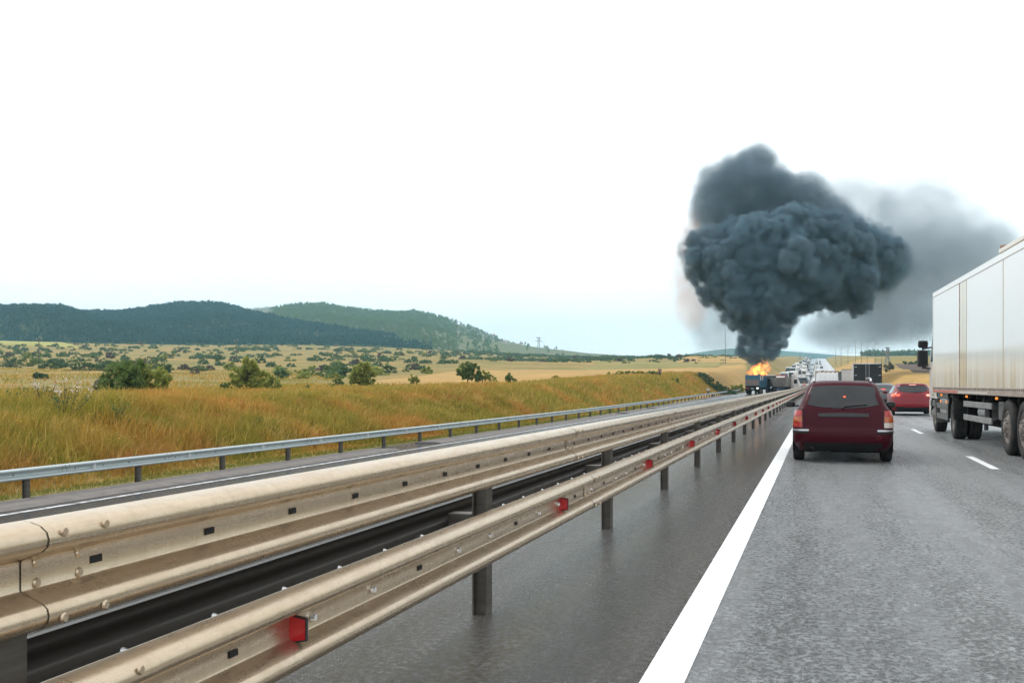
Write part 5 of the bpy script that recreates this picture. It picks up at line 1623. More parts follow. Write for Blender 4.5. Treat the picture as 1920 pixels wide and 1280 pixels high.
round_l = [(0, 0, .45, .42, .42, .42), (-.28, .1, .38, .3, .3, .32), (.28, -.1, .36, .3, .3, .30), (0, .2, .62, .3, .3, .3)]
tall_l = [(0, 0, .62, .30, .30, .36), (-.25, 0, .52, .24, .24, .24), (.25, .1, .50, .26, .26, .24), (.05, -.1, .80, .2, .2, .2), (-.1, .1, .38, .3, .3, .2)]
open_l = [(-.02, 0, .68, .22, .22, .26), (-.28, .05, .55, .2, .2, .2), (.26, .0, .58, .2, .2, .22), (.0, .1, .40, .22, .22, .18), (.38, .1, .38, .18, .18, .2)]
def px_h(px_height, depth): return px_height * depth / F_PX
# the near bushes and trees behind the crest of the bank
D = 62.
tree_thing('bush', 232, D, px_h(92, D), round_l, 2200, .16, 'leaf_green', 'round dark green bush behind the grassy bank, largest of the pair', sink=.25, seed=2, cat='bush')
tree_thing('bush', 283, D + 1, px_h(78, D), round_l, 1300, .16, 'leaf_olive', 'narrow olive bush touching the round dark green bush', sink=.2, seed=3, cat='bush')
tree_thing('bush', 252, D + 6, px_h(100, D), round_l, 900, .14, 'leaf_grey', 'silvery grey bush behind the round dark green one', sink=.2, seed=4, cat='bush')
tree_thing('bush', 200, D + 3, px_h(62, D), round_l, 700, .13, 'leaf_grey', 'low grey bush just left of the round dark green one', sink=.15, seed=5, cat='bush')
D = 92.
tree_thing('tree', 466, D, px_h(72, D), tall_l, 2300, .20, 'leaf_olive', 'broad olive green tree on the bank, left one of the row of trees', sink=.4, seed=6)
tree_thing('bush', 425, D, px_h(28, D), round_l, 600, .14, 'leaf_green', 'low bush at the left foot of the broad olive tree', sink=.2, seed=7, cat='bush')
tree_thing('bush', 505, D + 2, px_h(44, D), round_l, 800, .16, 'leaf_olive', 'olive bush at the right foot of the broad olive tree', sink=.3, seed=8, cat='bush')
tree_thing('bush', 575, D, px_h(18, D), round_l, 300, .13, 'leaf_green', 'small low bush between the two largest trees', sink=.1, seed=28, cat='bush')
D = 118.
tree_thing('tree', 680, D, px_h(58, D), tall_l, 2200, .20, 'leaf_olive', 'full green tree standing midway along the bank', sink=.4, seed=9)
tree_thing('bush', 632, D + 4, px_h(26, D), round_l, 500, .16, 'leaf_green', 'rounded green bush left of the full green tree', sink=.2, seed=10, cat='bush')
tree_thing('tree', 775, D + 10, px_h(30, D), open_l, 400, .16, 'leaf_olive', 'small thin sapling between the two middle trees', sink=.2, seed=11)
D = 135.
tree_thing('tree', 877, D, px_h(52, D), open_l, 1700, .22, 'leaf_green', 'spreading open-crowned green tree, right-hand one of the row', sink=.4, seed=12)
tree_thing('bush', 905, D + 4, px_h(32, D), open_l, 500, .18, 'leaf_olive', 'light green shrub beside the open-crowned tree', sink=.2, seed=13, cat='bush')
tree_thing('bush', 920, D + 4, px_h(22, D), open_l, 260, .16, 'leaf_olive', 'small thin shrub right of the light green shrub', sink=.2, seed=14, cat='bush')
tree_thing('bush', 955, D + 5, px_h(22, D), round_l, 500, .18, 'leaf_green', 'round green bush at the near edge of the golden field', sink=.2, seed=15, cat='bush')
tree_thing('bush', 1043, D + 12, px_h(16, D), round_l, 300, .18, 'leaf_yellow', 'yellow-green bush at the edge of the golden field', sink=.2, seed=16, cat='bush')
for i, (px, hp, mt, lab) in enumerate([(1155, 14, 'leaf_olive', 'olive bush, left end of the low hedge by the field'), (1180, 15, 'leaf_green', 'green bush in the low hedge by the field'),
                                     (1200, 13, 'leaf_yellow', 'yellowish bush in the middle of the low hedge by the field'), (1225, 12, 'leaf_green', 'dark bush at the right end of the low hedge'), (1265, 9, 'leaf_green', 'lone small bush right of the low hedge')]):
    tree_thing('bush', px, 168, px_h(hp, 168) * 1.25, [(0, 0, .45, .9, .5, .5), (-.6, 0, .3, .5, .4, .35), (.6, 0, .3, .5, .4, .35)], 500, .2, mt, lab, 'hedge at the edge of the golden field', sink=.2, seed=40 + i, cat='bush')
for i, px in enumerate([1318, 1335, 1352, 1368]):
    tree_thing('bush', px, 205 - i * 2, px_h(17, 205) * 1.2, [(0, 0, .45, .75, .6, .5), (-.45, 0, .4, .5, .4, .4), (.45, 0, .4, .5, .4, .4)], 600, .24, 'leaf_dark',
               ['dark green bush, left end of the clump beside the burning trailer', 'dark green bush second from the left in the clump beside the burning trailer', 'dark green bush third from the left in the clump beside the burning trailer', 'dark green bush at the right end of the clump by the burning trailer'][i], 'dark bushes beside the burning trailer', sink=.2, seed=50 + i, cat='bush')
tree_thing('bush', 1385, 232, px_h(34, 215), round_l, 700, .26, 'leaf_olive', 'tall light green bush left of the flames', sink=.3, seed=60, cat='bush')
# left middle distance clumps
for i, (px, d, w, hp, mt, lab) in enumerate([(20, 300, 40, 20, 'leaf_dark', 'dark bush at the left edge of the far pasture'), (52, 330, 34, 20, 'leaf_green', 'green bush below the left power pole'), (92, 280, 34, 18, 'leaf_dark', 'dark bush right of the left power pole'),
        (75, 170, 24, 12, 'leaf_dark', 'flat lone dark bush in the dry grass at far left'), (150, 240, 60, 18, 'leaf_dark', 'long dark thicket at left'), (200, 245, 60, 22, 'leaf_dark', 'dark thicket above the round dark green bush'), (262, 235, 70, 28, 'leaf_dark', 'largest dark thicket behind the grey bush'), (300, 225, 40, 20, 'leaf_dark', 'dark thicket tailing off to the right of the round bush')]):
    k = w / hp * .5
    tree_thing('thicket', px, d, px_h(hp, d) * 1.15, [(0, 0, .45, k, .6, .5), (-k * .6, 0, .35, k * .5, .5, .4), (k * .6, .1, .38, k * .5, .5, .42)], 900, .28, mt, lab, 'dark thickets at left', sink=.2, seed=70 + i, cat='bush')

# ---------------- scattered bushes on the pastures: individuals sharing a few meshes
protos = []
for i, (mt, k) in enumerate((('leaf_green', 1.0), ('leaf_dark', 1.0), ('leaf_olive', .9), ('leaf_mauve', .8), ('leaf_dark', 1.5), ('leaf_green', 1.8))):
    r_ = np.random.default_rng(100 + i)
    lob = [(0, 0, .42, .5 * k, .5, .46), (-.35 * k, .1, .3, .35 * k, .35, .32), (.35 * k, -.1, .32, .32 * k, .35, .34), (.05, .2, .6, .28, .28, .28)]
    c = crown_points(lob, 150, r_)
    V, F = quads_cloud(c, np.full(len(c), .17), r_)
    protos.append(np_mesh('foliage', V, F, M[mt]))
stem = MB(); stem.tube((0, 0, -.1), (0, 0, .35), .04, .03, 5); stem_me = stem.mesh('stem', M['bark'])
r_ = np.random.default_rng(5)
n_b = 0
near_n = 0
while n_b < 270:
    px = r_.uniform(-60, 1400); d = 190 + 900 * r_.random() ** 1.35
    row_keep = vnoise(np.array([px * .9]), np.array([d * .7]), 42, 77)[0] + .5
    if row_keep < .42: continue
    if px > 870 and d < 420: continue
    if px < 330 and d < 300: continue
    p = at(px, d)
    if -40 < p.x < 30: continue
    kb = int(r_.integers(0, 6)); o = bpy.data.objects.new('pasture_bush', protos[kb]); col.objects.link(o)
    s = r_.uniform(1.3, 3.1) * (1 + d / 1500); o.location = (p.x, p.y, ground(p.x, p.y) - .15 * s); o.scale = (s * r_.uniform(.9, 1.5), s, s * r_.uniform(.75, 1.1)); o.rotation_euler = (0, 0, r_.uniform(0, 6.28))
    tag(o, ('round mid-green', 'round dark green', 'yellowish olive', 'brownish mauve', 'wide dark green', 'wide mid-green')[kb] + ' bush on the far dry pasture', 'bush', 'bushes dotted over the far pasture')
    n_b += 1
# the rest of the scrub reads as one mass
cs, sz = [], []
base = crown_points([(0, 0, .42, .6, .5, .46), (-.35, .1, .3, .4, .35, .32), (.35, -.1, .32, .4, .35, .34)], 34, np.random.default_rng(3))
k = 0
while k < 950:
    px = r_.uniform(-200, 1480); d = 330 + 1100 * r_.random() ** .9
    kp = vnoise(np.array([px * .8]), np.array([d * 1.0]), 55, 31)[0] + .5 * vnoise(np.array([px]), np.array([d * 2.2]), 20, 32)[0]
    lim = .0 if px > 600 else .06
    if kp < lim - (.12 if 640 < px < 1400 and d > 700 else 0): continue
    if px > 860 and d < 560: continue
    p = at(px, d)
    if -45 < p.x < 40: continue
    s = r_.uniform(1.0, 2.4) * (1 + d / 1500)
    cs.append(base * np.array([s * r_.uniform(.9, 1.8), s, s * .8]) + np.array([p.x, p.y, ground(p.x, p.y) - .1 * s])); sz.append(np.full(len(base), .30 * s)); k += 1
for k in range(900):
    px = r_.uniform(880, 1430); d = 560 + 1100 * r_.random()
    if vnoise(np.array([px]), np.array([d * .8]), 40, 51)[0] < -.12: continue
    p = at(px, d)
    if -60 < p.x < 60: continue
    s = r_.uniform(1.2, 2.6) * (1 + d / 1400)
    cs.append(base * np.array([s * r_.uniform(.9, 1.8), s, s * .8]) + np.array([p.x, p.y, ground(p.x, p.y) - .1 * s])); sz.append(np.full(len(base), .30 * s))
V, F = quads_cloud(np.concatenate(cs), np.concatenate(sz), r_)
tag(np_obj('scrub', V, F, M['leaf_dark']), 'dark green scrub covering the rising land behind the fields', 'scrub', kind='stuff')
# right-hand side: hedge, tree line
for i, (px, d, w, hp, lab) in enumerate([(1668, 255, 16, 20, 'grey-green bush at the foot of the lattice pylon'), (1703, 400, 18, 9, 'dark round bush at the far edge of the ploughed field'), (1727, 405, 26, 10, 'wide dark bush right of the round one by the ploughed field')]):
    k = w / hp * .5
    tree_thing('bush', px, d, px_h(hp, d), [(0, 0, .45, k, .6, .5), (-k * .5, 0, .35, k * .5, .5, .4), (k * .5, .1, .38, k * .5, .5, .42)], 500, .35, 'leaf_dark' if i else 'leaf_grey', lab, None, sink=.2, seed=90 + i, cat='bush')
cs = []
for k in range(260):
    px = r_.uniform(1622, 2050); d = r_.uniform(1250, 1330); p = at(px, d); s = r_.uniform(6, 11)
    cs.append(base * s + np.array([p.x, p.y, ground(p.x, p.y)]))
V, F = quads_cloud(np.concatenate(cs), np.full(len(np.concatenate(cs)), 2.4), r_)
tag(np_obj('treeline', V, F, M['leaf_dark']), 'dark distant line of trees along the horizon at right', 'treeline', kind='stuff')

# ---------------- forest on the hills
def forest(name, H, spacing, px_hi, px_lo, hmin, hmax, thin, label, seed, mat='leaf_conifer', tmax=1.12):
    V, px, ts = H
    r_ = np.random.default_rng(seed)
    A = []
    nt, npx = V.shape[:2]
    for i in range(nt - 1):
        if ts[i] > tmax: break
        for j in range(npx - 1):
            if not (px_lo <= px[j] <= px_hi): continue
            a, b, c = V[i, j], V[i, j + 1], V[i + 1, j]
            area = np.linalg.norm(np.cross(b - a, c - a))
            keep = thin(px[j], ts[i]) if thin else 1
            m = r_.poisson(area / spacing ** 2 * keep)
            if m:
                uv = r_.random((m, 2)); A.append(a + (b - a) * uv[:, :1] + (c - a) * uv[:, 1:])
    P = np.concatenate(A)
    # tree prototypes: ragged leaf clumps
    outV, n = [], len(P)
    protos_ = []
    for k in range(5):
        rr = np.random.default_rng(seed * 10 + k)
        if k < 3:
            c = crown_points([(0, 0, .58, .34, .34, .40), (.1, 0, .85, .17, .17, .2)], 26, rr)
        else:
            z = rr.random(24) ** 1.3; a = rr.random(24) * 6.28; rad = (1 - z) * .26
            c = np.stack([rad * np.cos(a), rad * np.sin(a), .12 + z * .9], 1)
        protos_.append(quads_cloud(c, np.full(len(c), .20), rr)[0])
    h = r_.uniform(hmin, hmax, n) * (1 + .5 * vnoise(P[:, 0], P[:, 1], 45, seed)); a = r_.random(n) * 6.28; which = r_.integers(0, 5, n)
    for k in range(5):
        s = which == k
        Q = protos_[k]
        ca, sa = np.cos(a[s])[:, None], np.sin(a[s])[:, None]
        x = (Q[None, :, 0] * ca - Q[None, :, 1] * sa) * h[s][:, None] + P[s][:, 0:1]
        y = (Q[None, :, 0] * sa + Q[None, :, 1] * ca) * h[s][:, None] + P[s][:, 1:2]
        z = Q[None, :, 2] * h[s][:, None] + P[s][:, 2:3] - .8
        outV.append(np.stack([x, y, z], -1).reshape(-1, 3))
    W = np.concatenate(outV)
    return tag(np_obj(name, W, np.arange(len(W)).reshape(-1, 4), M[mat]), label, 'forest', kind='stuff')
forest('forest', H1, 6.6, 560, -330, 6, 8.5, None, 'dark conifer forest on the nearest hill at far left', 3)
forest('forest', H2, 8.0, 800, -40, 7, 10, lambda p, t: 1.0 if p < 745 else .4, 'dark forest covering the middle hill', 4)
forest('forest', H3, 10.0, 1080, 330, 7, 10, lambda p, t: 1.3 if p < 780 else (.75 if p < 850 else .18 + .15 * (t > .75) if p < 930 else .01), 'green woods on the rocky far hill', 5, 'leaf_green')
# pale rocks near the crest of the far hill
rk = MB()
V3, px3, ts3 = H3
rr = np.random.default_rng(8)
for k in range(120):
    i = int(rr.integers(12, 25)); j = int(np.searchsorted(px3, rr.uniform(790, 960)))
    c = V3[i, min(j, V3.shape[1] - 1)] + rr.normal(size=3) * np.array([8, 8, 0])
    s = rr.uniform(2, 5.5)
    rk.add([(c[0] + s * a_, c[1] + s * b_, c[2] + s * z_) for a_, b_, z_ in ((-1, -.7, -.3), (1, -.6, -.2), (.8, .8, -.2), (-.9, .7, -.3), (-.4, -.3, .6 + rr.random() * .5), (.5, .1, .5))], [(0, 1, 5, 4), (1, 2, 5), (2, 3, 4, 5), (3, 0, 4)])
plain('pale_rock', (.36, .34, .31), .9, c2=(.25, .23, .2), nscale=.5)
o = rk.build('rocks', M['pale_rock']); tag(o, 'pale rocks scattered below the crest of the far hill', 'rocks', kind='stuff')

# ---------------- tall dry grass on the bank
def grass_mat(name):
    m, n, p = _nm(name)
    geo = N(n, 'ShaderNodeNewGeometry')
    big = noise_fac(n, .22, 5, .65, 'World', (1, .8, 1), .47, .61)
    red = noise_fac(n, .33, 5, .65, 'World', (1.3, .7, 1), .55, .68)
    mid = noise_fac(n, 1.3, 4, .65, 'World', None, .38, .62)
    rd = N(n, 'ShaderNodeAttribute'); rd.attribute_name = 'tint'; 
    hg = N(n, 'ShaderNodeAttribute'); hg.attribute_name = 'tip'
    green = mixc(n, mid, (.13, .19, .02), (.34, .31, .04))
    straw = mixc(n, mid, (.64, .33, .07), (.46, .18, .04))
    c = mixc(n, red, mixc(n, big, green, straw), (.40, .16, .055))
    m1 = N(n, 'ShaderNodeMath', operation='MULTIPLY'); n.links.new(hg.outputs['Fac'], m1.inputs[0]); m1.inputs[1].default_value = .42
    c = mixc(n, m1.outputs[0], c, (.58, .36, .09))
    m2 = N(n, 'ShaderNodeMath', operation='MULTIPLY'); n.links.new(rd.outputs['Fac'], m2.inputs[0]); m2.inputs[1].default_value = .5
    c = mixc(n, m2.outputs[0], c, (.30, .25, .06))
    pa = N(n, 'ShaderNodeAttribute'); pa.attribute_name = 'pale'
    c = mixc(n, pa.outputs['Fac'], c, (.68, .45, .15))
    n.links.new(c, p.inputs['Base Color'])
    p.inputs['Roughness'].default_value = .8; p.inputs['Specular IOR Level'].default_value = .15
    out = n.nodes['Material Output']
    tr = N(n, 'ShaderNodeBsdfTranslucent'); n.links.new(c, tr.inputs['Color'])
    mxs = N(n, 'ShaderNodeMixShader'); mxs.inputs[0].default_value = .3
    n.links.new(p.outputs[0], mxs.inputs[1]); n.links.new(tr.outputs[0], mxs.inputs[2]); n.links.new(mxs.outputs[0], out.inputs['Surface'])
    return m
grass_mat('grass_blades')
def grass(name, X, Y, h, w, label, seed, mat='grass_blades', lean=.35):
    r_ = np.random.default_rng(seed); n = len(X)
    Z = mesh_z(X, Y) - .03
    az = r_.random(n) * 6.283
    lx = r_.normal(0, lean, n) + .18; ly = r_.normal(0, lean, n)
    dx, dy = np.cos(az) * w / 2, np.sin(az) * w / 2
    v0 = np.stack([X - dx, Y - dy, Z], -1); v1 = np.stack([X + dx, Y + dy, Z], -1)
    mx_, my_ = X + lx * h * .35, Y + ly * h * .35
    v2 = np.stack([mx_ + dx * .75, my_ + dy * .75, Z + h * .6], -1); v3 = np.stack([mx_ - dx * .75, my_ - dy * .75, Z + h * .6], -1)
    v4 = np.stack([X + lx * h * .9 + dx * .25, Y + ly * h * .9 + dy * .25, Z + h * (1 - .25 * np.hypot(lx, ly))], -1)
    v5 = np.stack([X + lx * h * .9 - dx * .25, Y + ly * h * .9 - dy * .25, Z + h * (1 - .25 * np.hypot(lx, ly))], -1)
    V = np.stack([v0, v1, v2, v3, v4, v5], 1).reshape(-1, 3)
    b = np.arange(n)[:, None] * 6
    F = np.concatenate([b + np.array([[0, 1, 2, 3]]), b + np.array([[3, 2, 4, 5]])], 0)
    o = np_obj(name, V, F, M[mat])
    me = o.data
    a = me.attributes.new('tint', 'FLOAT', 'POINT'); a.data.foreach_set('value', np.repeat(r_.random(n) ** 1.5, 6).astype(np.float32))
    pr = r_.random(n); cl_ = vnoise(X, Y, 1.1, 91) + vnoise(X, Y, .45, 92)
    a = me.attributes.new('pale', 'FLOAT', 'POINT'); a.data.foreach_set('value', np.repeat(np.where((pr > .9) | (cl_ > .5), .6, 0.), 6).astype(np.float32))
    a = me.attributes.new('tip', 'FLOAT', 'POINT'); a.data.foreach_set('value', np.tile(np.array([0, 0, .35, .35, 1, 1], np.float32), n))
    return tag(o, label, 'grass', kind='stuff')
r_ = np.random.default_rng(77)
def bank_points(n, y0, y1, x0, x1, power=1.0):
    t = r_.random(n) ** power
    Y = y0 + (y1 - y0) * t
    X = x0 + (x1 - x0) * r_.random(n)
    return X, Y
X1, Y1 = bank_points(110000, 14, 70, -31, -18.5)
X2, Y2 = bank_points(60000, 70, 220, -36, -18.5, 1.4)
X3, Y3 = bank_points(30000, 16, 120, -70, -30, 1.2)
q_px = r_.uniform(-80, 1250, 45000); q_d = 45 + 230 * r_.random(45000) ** 1.3
q_x = q_d * (-SA + (q_px - 960) / F_PX * CA); q_y = q_d * (CA + (q_px - 960) / F_PX * SA)
kq = (q_x < -30) & (vnoise(q_x, q_y, 14, 61) + .6 * vnoise(q_x, q_y, 5, 62) > -.1) & ~((q_px > 640) & (q_d > 118)); q_x, q_y = q_x[kq], q_y[kq]
X, Y = np.concatenate([X1, X2, X3, q_x]), np.concatenate([Y1, Y2, Y3, q_y])
dist = np.hypot(X, Y)
cl = .65 + .7 * (vnoise(X, Y, 1.6, 5) + .5) + .4 * vnoise(X, Y, 6, 6)
H_ = r_.uniform(.35, .85, len(X)) * cl * np.clip(smooth(-18.3, -20, X), .25, 1)
H_ = np.where(X < -31, H_ * .7, H_)
W_ = np.clip(dist * .00085, .018, .12) * r_.uniform(.6, 1.5, len(X))
grass('tall_grass', X, Y, H_, W_, 'tall dry ochre and green grass on the roadside bank', 1)
# short green fringe along the rail foot
Xs, Ys = bank_points(26000, 14, 130, -18.7, -17.65, 1.3)
leaf_mat('verge_green', (.20, .21, .04), (.27, .24, .06), (.15, .17, .035), .6)
grass('verge_grass', Xs, Ys, r_.uniform(.06, .2, len(Xs)), np.clip(np.hypot(Xs, Ys) * .0009, .015, .1), 'short green grass fringe below the far guardrail', 2, 'verge_green', .5)
# taller weeds and flower heads standing in the grass
wd = MB(); wd.mi = 0
leaf_mat('seed_white', (.66, .58, .46), (.6, .5, .38), (.7, .64, .55))
def weed(px, depth, h, mat, label, seed, n=60, leaf=.06, spread=.3):
    rr = np.random.default_rng(seed); p = at(px, depth); root = empty('weed', (p.x, p.y, ground(p.x, p.y))); tag(root, label, 'weed', 'tall weeds on the bank')
    mb = MB()
    tops = []
    for k in range(6):
        e = (rr.normal() * spread * h, rr.normal() * spread * h, h * rr.uniform(.7, 1.05)); mb.tube((0, 0, 0), e, .012, .006, 5); tops.append(e)
    mb.build('stems', M['bark'], root)['kind'] = 'stuff'
    c = np.concatenate([np.array(t) * rr.uniform(.45 if mat != 'seed_white' else .93, 1.02, (n // 6, 1)) + rr.normal(size=(n // 6, 3)) * .07 for t in tops])
    V, F = quads_cloud(c, np.full(len(c), leaf), rr); np_obj('heads', V, F, M[mat], root)['kind'] = 'stuff'
for i, (px, d, h, mt, lab) in enumerate([(38, 36, 1.0, 'leaf_dark', 'dark leafy weed, leftmost on the crest of the bank'), (72, 37, 1.05, 'leaf_dark', 'dark weed beside pale seed heads on the bank'), (88, 36, 1.1, 'seed_white', 'pale fluffy seed heads on the left of the bank'),
                                         (118, 33, 1.1, 'leaf_dark', 'tall dark weed below the pale seed heads'), (128, 34, 1.2, 'seed_white', 'pale seed heads above the tall dark weed'), (215, 34, .9, 'leaf_green', 'green weed stalk on the bank below the round bush'), (225, 25.5, .7, 'seed_white', 'pale flower umbels low on the bank'),
                                         (490, 40, .8, 'leaf_green', 'green weed on the crest below the broad olive tree')]):
    weed(px, d, h, mt, lab, 200 + i, 90, .05)
fx, fy = bank_points(1500, 20, 60, -24.5, -19.2)
kf = vnoise(fx, fy, 3.5, 15) > .08; fx, fy = fx[kf], fy[kf]
V, F = quads_cloud(np.stack([fx, fy, mesh_z(fx, fy) + r_.uniform(.45, .75, len(fx))], 1), np.full(len(fx), .03), r_)
plain('flower_yellow', (.7, .42, .02), .6)
tag(np_obj('yellow_flowers', V, F, M['flower_yellow']), 'small yellow flowers sprinkled through the bank grass', 'flowers', kind='stuff')
# ------------------------------------------------------------------ poles, pylon, people
plain('wood_pole', (.16, .13, .10), .9, c2=(.10, .08, .06), nscale=3)
plain('insulator', (.75, .75, .72), .3)
plain('lattice_steel', (.30, .31, .32), .6, .3)
plain('wire', (.12, .12, .12), .6)
def power_pole(px, d, h, label, group, arms=True, z0=None, r=.13):
    p = at(px, d); root = empty('power_pole', (p.x, p.y, ground(p.x, p.y))); tag(root, label, 'pole', group)
    root.rotation_euler = (0, 0, YAW)
    mb = MB(); mb.tube((0, 0, -.5), (0, 0, h), r, r * .65, 8); mb.build('shaft', M['wood_pole'], root)
    if arms:
        a = MB(); a.box(-.9, .9, -.06, .06, h - .9, h - .75); a.build('crossarm', M['wood_pole'], root)
        for x, z in ((-.8, h - .75), (.75, h - .75), (.35, h - .1)):
            i_ = MB(); i_.tube((x, 0, z), (x, 0, z + .32), .09, .06, 8); i_.build('insulator', M['insulator'], root)
    return root
for px, d, hp, lab in [(73, 330, 56, 'wooden power pole standing before the forest at far left'), (443, 420, 40, 'wooden power pole above the broad olive tree'), (660, 520, 26, 'wooden power pole before the forest, mid-left'), (800, 600, 44, 'tall thin pole at the foot of the rocky hill')]:
    power_pole(px, d, px_h(hp, d), lab, 'power poles on the pasture', r=.18)
rp = [(1567, 700, 34, 'slim pole, leftmost of the row on the right horizon'), (1577, 640, 38, 'slim pole second from left on the right horizon'), (1590, 590, 42, 'slim pole third from left on the right horizon'), (1604, 540, 46, 'slim pole fourth from left on the right horizon'),
      (1615, 500, 46, 'slim pole left above the black-doored lorry'), (1626, 470, 46, 'slim pole right above the black-doored lorry'), (1641, 430, 52, 'tallest slim pole right of the black-doored lorry'), (1525, 1100, 14, 'tiny pole above the crest of the road'), (1653, 420, 26, 'short slim pole left of the pylon')]
wire_pts = []
for px, d, hp, lab in rp:
    o = power_pole(px, d, px_h(hp, d), lab, 'poles on the right horizon', arms=False, r=.0009 * d * .22)
    if px < 1650: wire_pts.append((px, d, px_h(hp, d)))
# lattice pylon
def pylon(px, d, h, label):
    p = at(px, d); root = empty('pylon', (p.x, p.y, ground(p.x, p.y)), YAW); tag(root, label, 'pylon')
    mb = MB(); r = .0009 * d * .28
    b, t = h * .13, h * .035
    lv = [0, .25, .45, .62, .76, .88, 1.0]
    def cor(f, i):
        w = b + (t - b) * min(1, f / .7); sx, sy = ((-1, -1), (1, -1), (1, 1), (-1, 1))[i]
        return (sx * w, sy * w, f * h)
    for i in range(4):
        for a, c in zip(lv[:-1], lv[1:]):
            mb.tube(cor(a, i), cor(c, i), r, r, 5, False)
            mb.tube(cor(a, i), cor(c, (i + 1) % 4), r * .6, r * .6, 4, False); mb.tube(cor(a, (i + 1) % 4), cor(c, i), r * .6, r * .6, 4, False)
    mb.build('lattice', M['lattice_steel'], root)
    for z, w in ((.78, .30), (.95, .22)):
        for sg in (-1, 1):
            am = MB(); am.tube((sg * t, 0, z * h), (sg * w * h * .6, 0, z * h), r, r * .6, 5); am.tube((sg * t, 0, (z + .05) * h), (sg * w * h * .6, 0, z * h), r * .7, r * .5, 5); am.build('arm', M['lattice_steel'], root)
    return root
pylon(1664, 300, px_h(44, 300), 'grey lattice pylon on the right horizon')
pylon(1010, 1500, px_h(36, 1500), 'faint lattice pylon on the left skyline')
def wire(pts, label):
    mb = MB()
    for a, b in zip(pts[:-1], pts[1:]):
        a, b = Vector(a), Vector(b); prev = a
        for k in range(1, 9):
            t = k / 8; q = a.lerp(b, t); q.z -= 4 * t * (1 - t) * (b - a).length * .012
            mb.tube(prev, q, .035, .035, 4, False); prev = q
    return tag(mb.build('power_line', M['wire']), label, 'power line')
def ptop(px, d, h): 
    p = at(px, d); return (p.x, p.y, ground(p.x, p.y) + h)
wire([ptop(*w) for w in wire_pts[:-1]], 'thin power line strung between the slim poles on the right horizon')
wire([ptop(1360, 420, px_h(62, 420)), ptop(1500, 360, px_h(62, 360)), ptop(1664, 300, px_h(38, 300)), ptop(1900, 260, px_h(44, 260)), ptop(2200, 240, px_h(44, 240))], 'thin power line running through the lattice pylon')
power_pole(1360, 420, px_h(62, 420), 'slim pole hidden behind the smoke column', 'poles on the right horizon', arms=False, r=.14)
power_pole(1500, 360, px_h(62, 360), 'slim pole behind the smoke carrying the pylon line', 'poles on the right horizon', arms=False, r=.1)

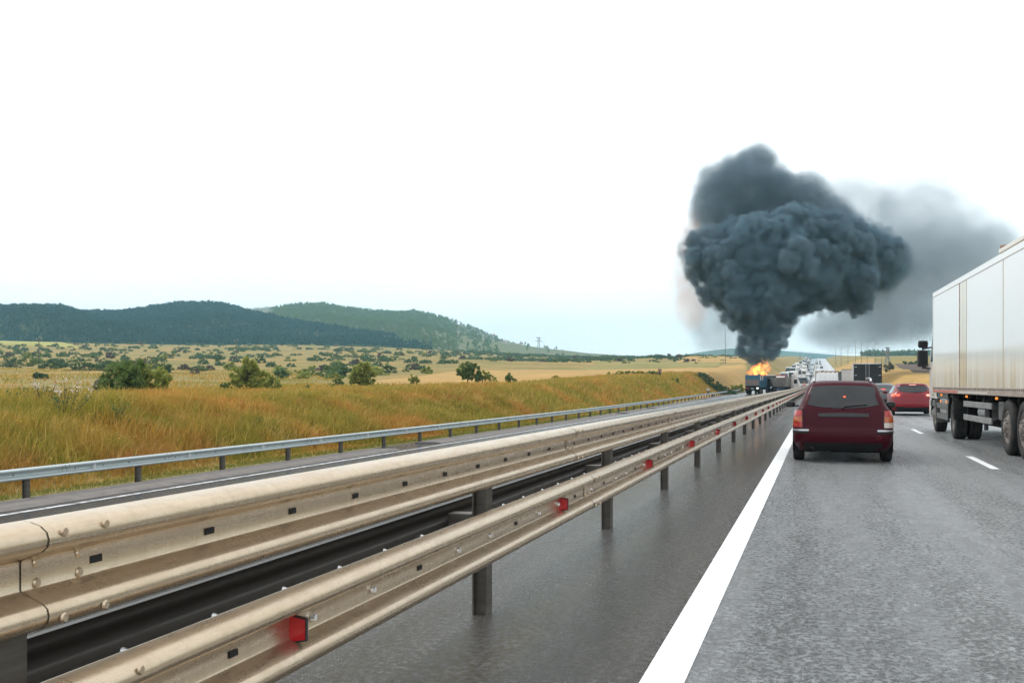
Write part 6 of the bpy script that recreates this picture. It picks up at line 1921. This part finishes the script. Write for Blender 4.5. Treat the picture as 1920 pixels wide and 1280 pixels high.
# people: one skinned body each, clothing as its own mesh
plain('skin', (.45, .25, .18), .6)
plain('shirt_pink', (.62, .36, .36), .8, c2=(.5, .28, .28), nscale=9)
plain('shirt_dark', (.03, .03, .04), .8)
plain('shirt_white', (.62, .68, .75), .8)
plain('trousers', (.05, .05, .065), .85)
plain('hair', (.03, .022, .018), .8)
def person(px, d, z, yaw, top, label, pose=0.0, hgt=1.75):
    p = at(px, d); root = empty('person', (p.x, p.y, z), yaw); tag(root, label, 'person')
    s = hgt / 1.75
    def skin(name, vs_, es, rad, mat, parent, rootv=0):
        me = bpy.data.meshes.new(name); me.from_pydata([tuple(c * s for c in v) for v in vs_], es, [])
        o = bpy.data.objects.new(name, me); col.objects.link(o); o.parent = parent
        me.materials.append(mat)
        md = o.modifiers.new('skin', 'SKIN'); sub = o.modifiers.new('sub', 'SUBSURF'); sub.levels = sub.render_levels = 1
        for i, r in enumerate(rad): me.skin_vertices[0].data[i].radius = (r * s, r * s)
        me.skin_vertices[0].data[rootv].use_root = True
        for pl in me.polygons: pl.use_smooth = True
        return o
    ar = .28 + pose * .2
    v = [(0, 0, .95), (0, 0, 1.15), (0, 0, 1.40), (0, 0, 1.50), (0, .02, 1.62), (0, .01, 1.72),
         (-.10, 0, .90), (-.11, .04, .50), (-.11, -.02, .08), (-.11, .14, .04), (.10, 0, .90), (.12, -.03, .50), (.13, -.08, .08), (.13, .08, .04),
         (-.19, 0, 1.40), (-ar, .02, 1.13), (-ar - .02, .10, .88), (-ar - .02, .13, .80), (.19, 0, 1.40), (ar, .04, 1.13), (ar, .18, .92), (ar, .22, .84)]
    e = [(0, 1), (1, 2), (2, 3), (3, 4), (4, 5), (0, 6), (6, 7), (7, 8), (8, 9), (0, 10), (10, 11), (11, 12), (12, 13), (2, 14), (14, 15), (15, 16), (16, 17), (2, 18), (18, 19), (19, 20), (20, 21)]
    r = [.14, .14, .13, .055, .095, .06, .09, .065, .045, .035, .09, .065, .045, .035, .06, .045, .035, .03, .06, .045, .035, .03]
    body = skin('body', v, e, r, M['skin'], root)
    skin('shirt', [v[0], v[1], v[2], v[14], v[15], v[18], v[19]], [(0, 1), (1, 2), (2, 3), (3, 4), (2, 5), (5, 6)], [.155, .152, .142, .075, .058, .075, .058], M[top], root)
    skin('trousers', [v[0], v[6], v[7], v[8], v[10], v[11], v[12]], [(0, 1), (1, 2), (2, 3), (0, 4), (4, 5), (5, 6)], [.148, .102, .078, .062, .102, .078, .062], M['trousers'], root)
    skin('hair', [(0, -.02, 1.66), (0, -.01, 1.74)], [(0, 1)], [.095, .075], M['hair'], root)
    return root
pp = at(1508, 150)
person(1508, 150, float(road_z(pp.y)), 2.6, 'shirt_pink', 'person in a pale pink top standing at the median guardrail')
pp = at(1336, 178); person(1336, 178, ground(pp.x, pp.y), 1.0, 'shirt_dark', 'person in dark clothes standing before the dark green bushes')
pp = at(1328, 178); person(1328, 178, ground(pp.x, pp.y), .5, 'shirt_white', 'person in a pale blue-white top standing before the dark green bushes')
pp = at(1237, 165); person(1237, 165, ground(pp.x, pp.y), .2, 'shirt_dark', 'lone person in dark clothes on top of the bank')

# ------------------------------------------------------------------ the air
m = bpy.data.materials.new('air'); m.use_nodes = True; n = m.node_tree; n.nodes.clear()
out = n.nodes.new('ShaderNodeOutputMaterial'); pv = n.nodes.new('ShaderNodeVolumePrincipled')
pv.inputs['Color'].default_value = (.40, .74, .91, 1); pv.inputs['Density'].default_value = 1.65e-4; pv.inputs['Anisotropy'].default_value = .1
n.links.new(pv.outputs['Volume'], out.inputs['Volume'])
mb = MB(); mb.box(-4400, 2800, -200, 5400, -4, 330)
tag(mb.build('haze', m), kind='stuff')
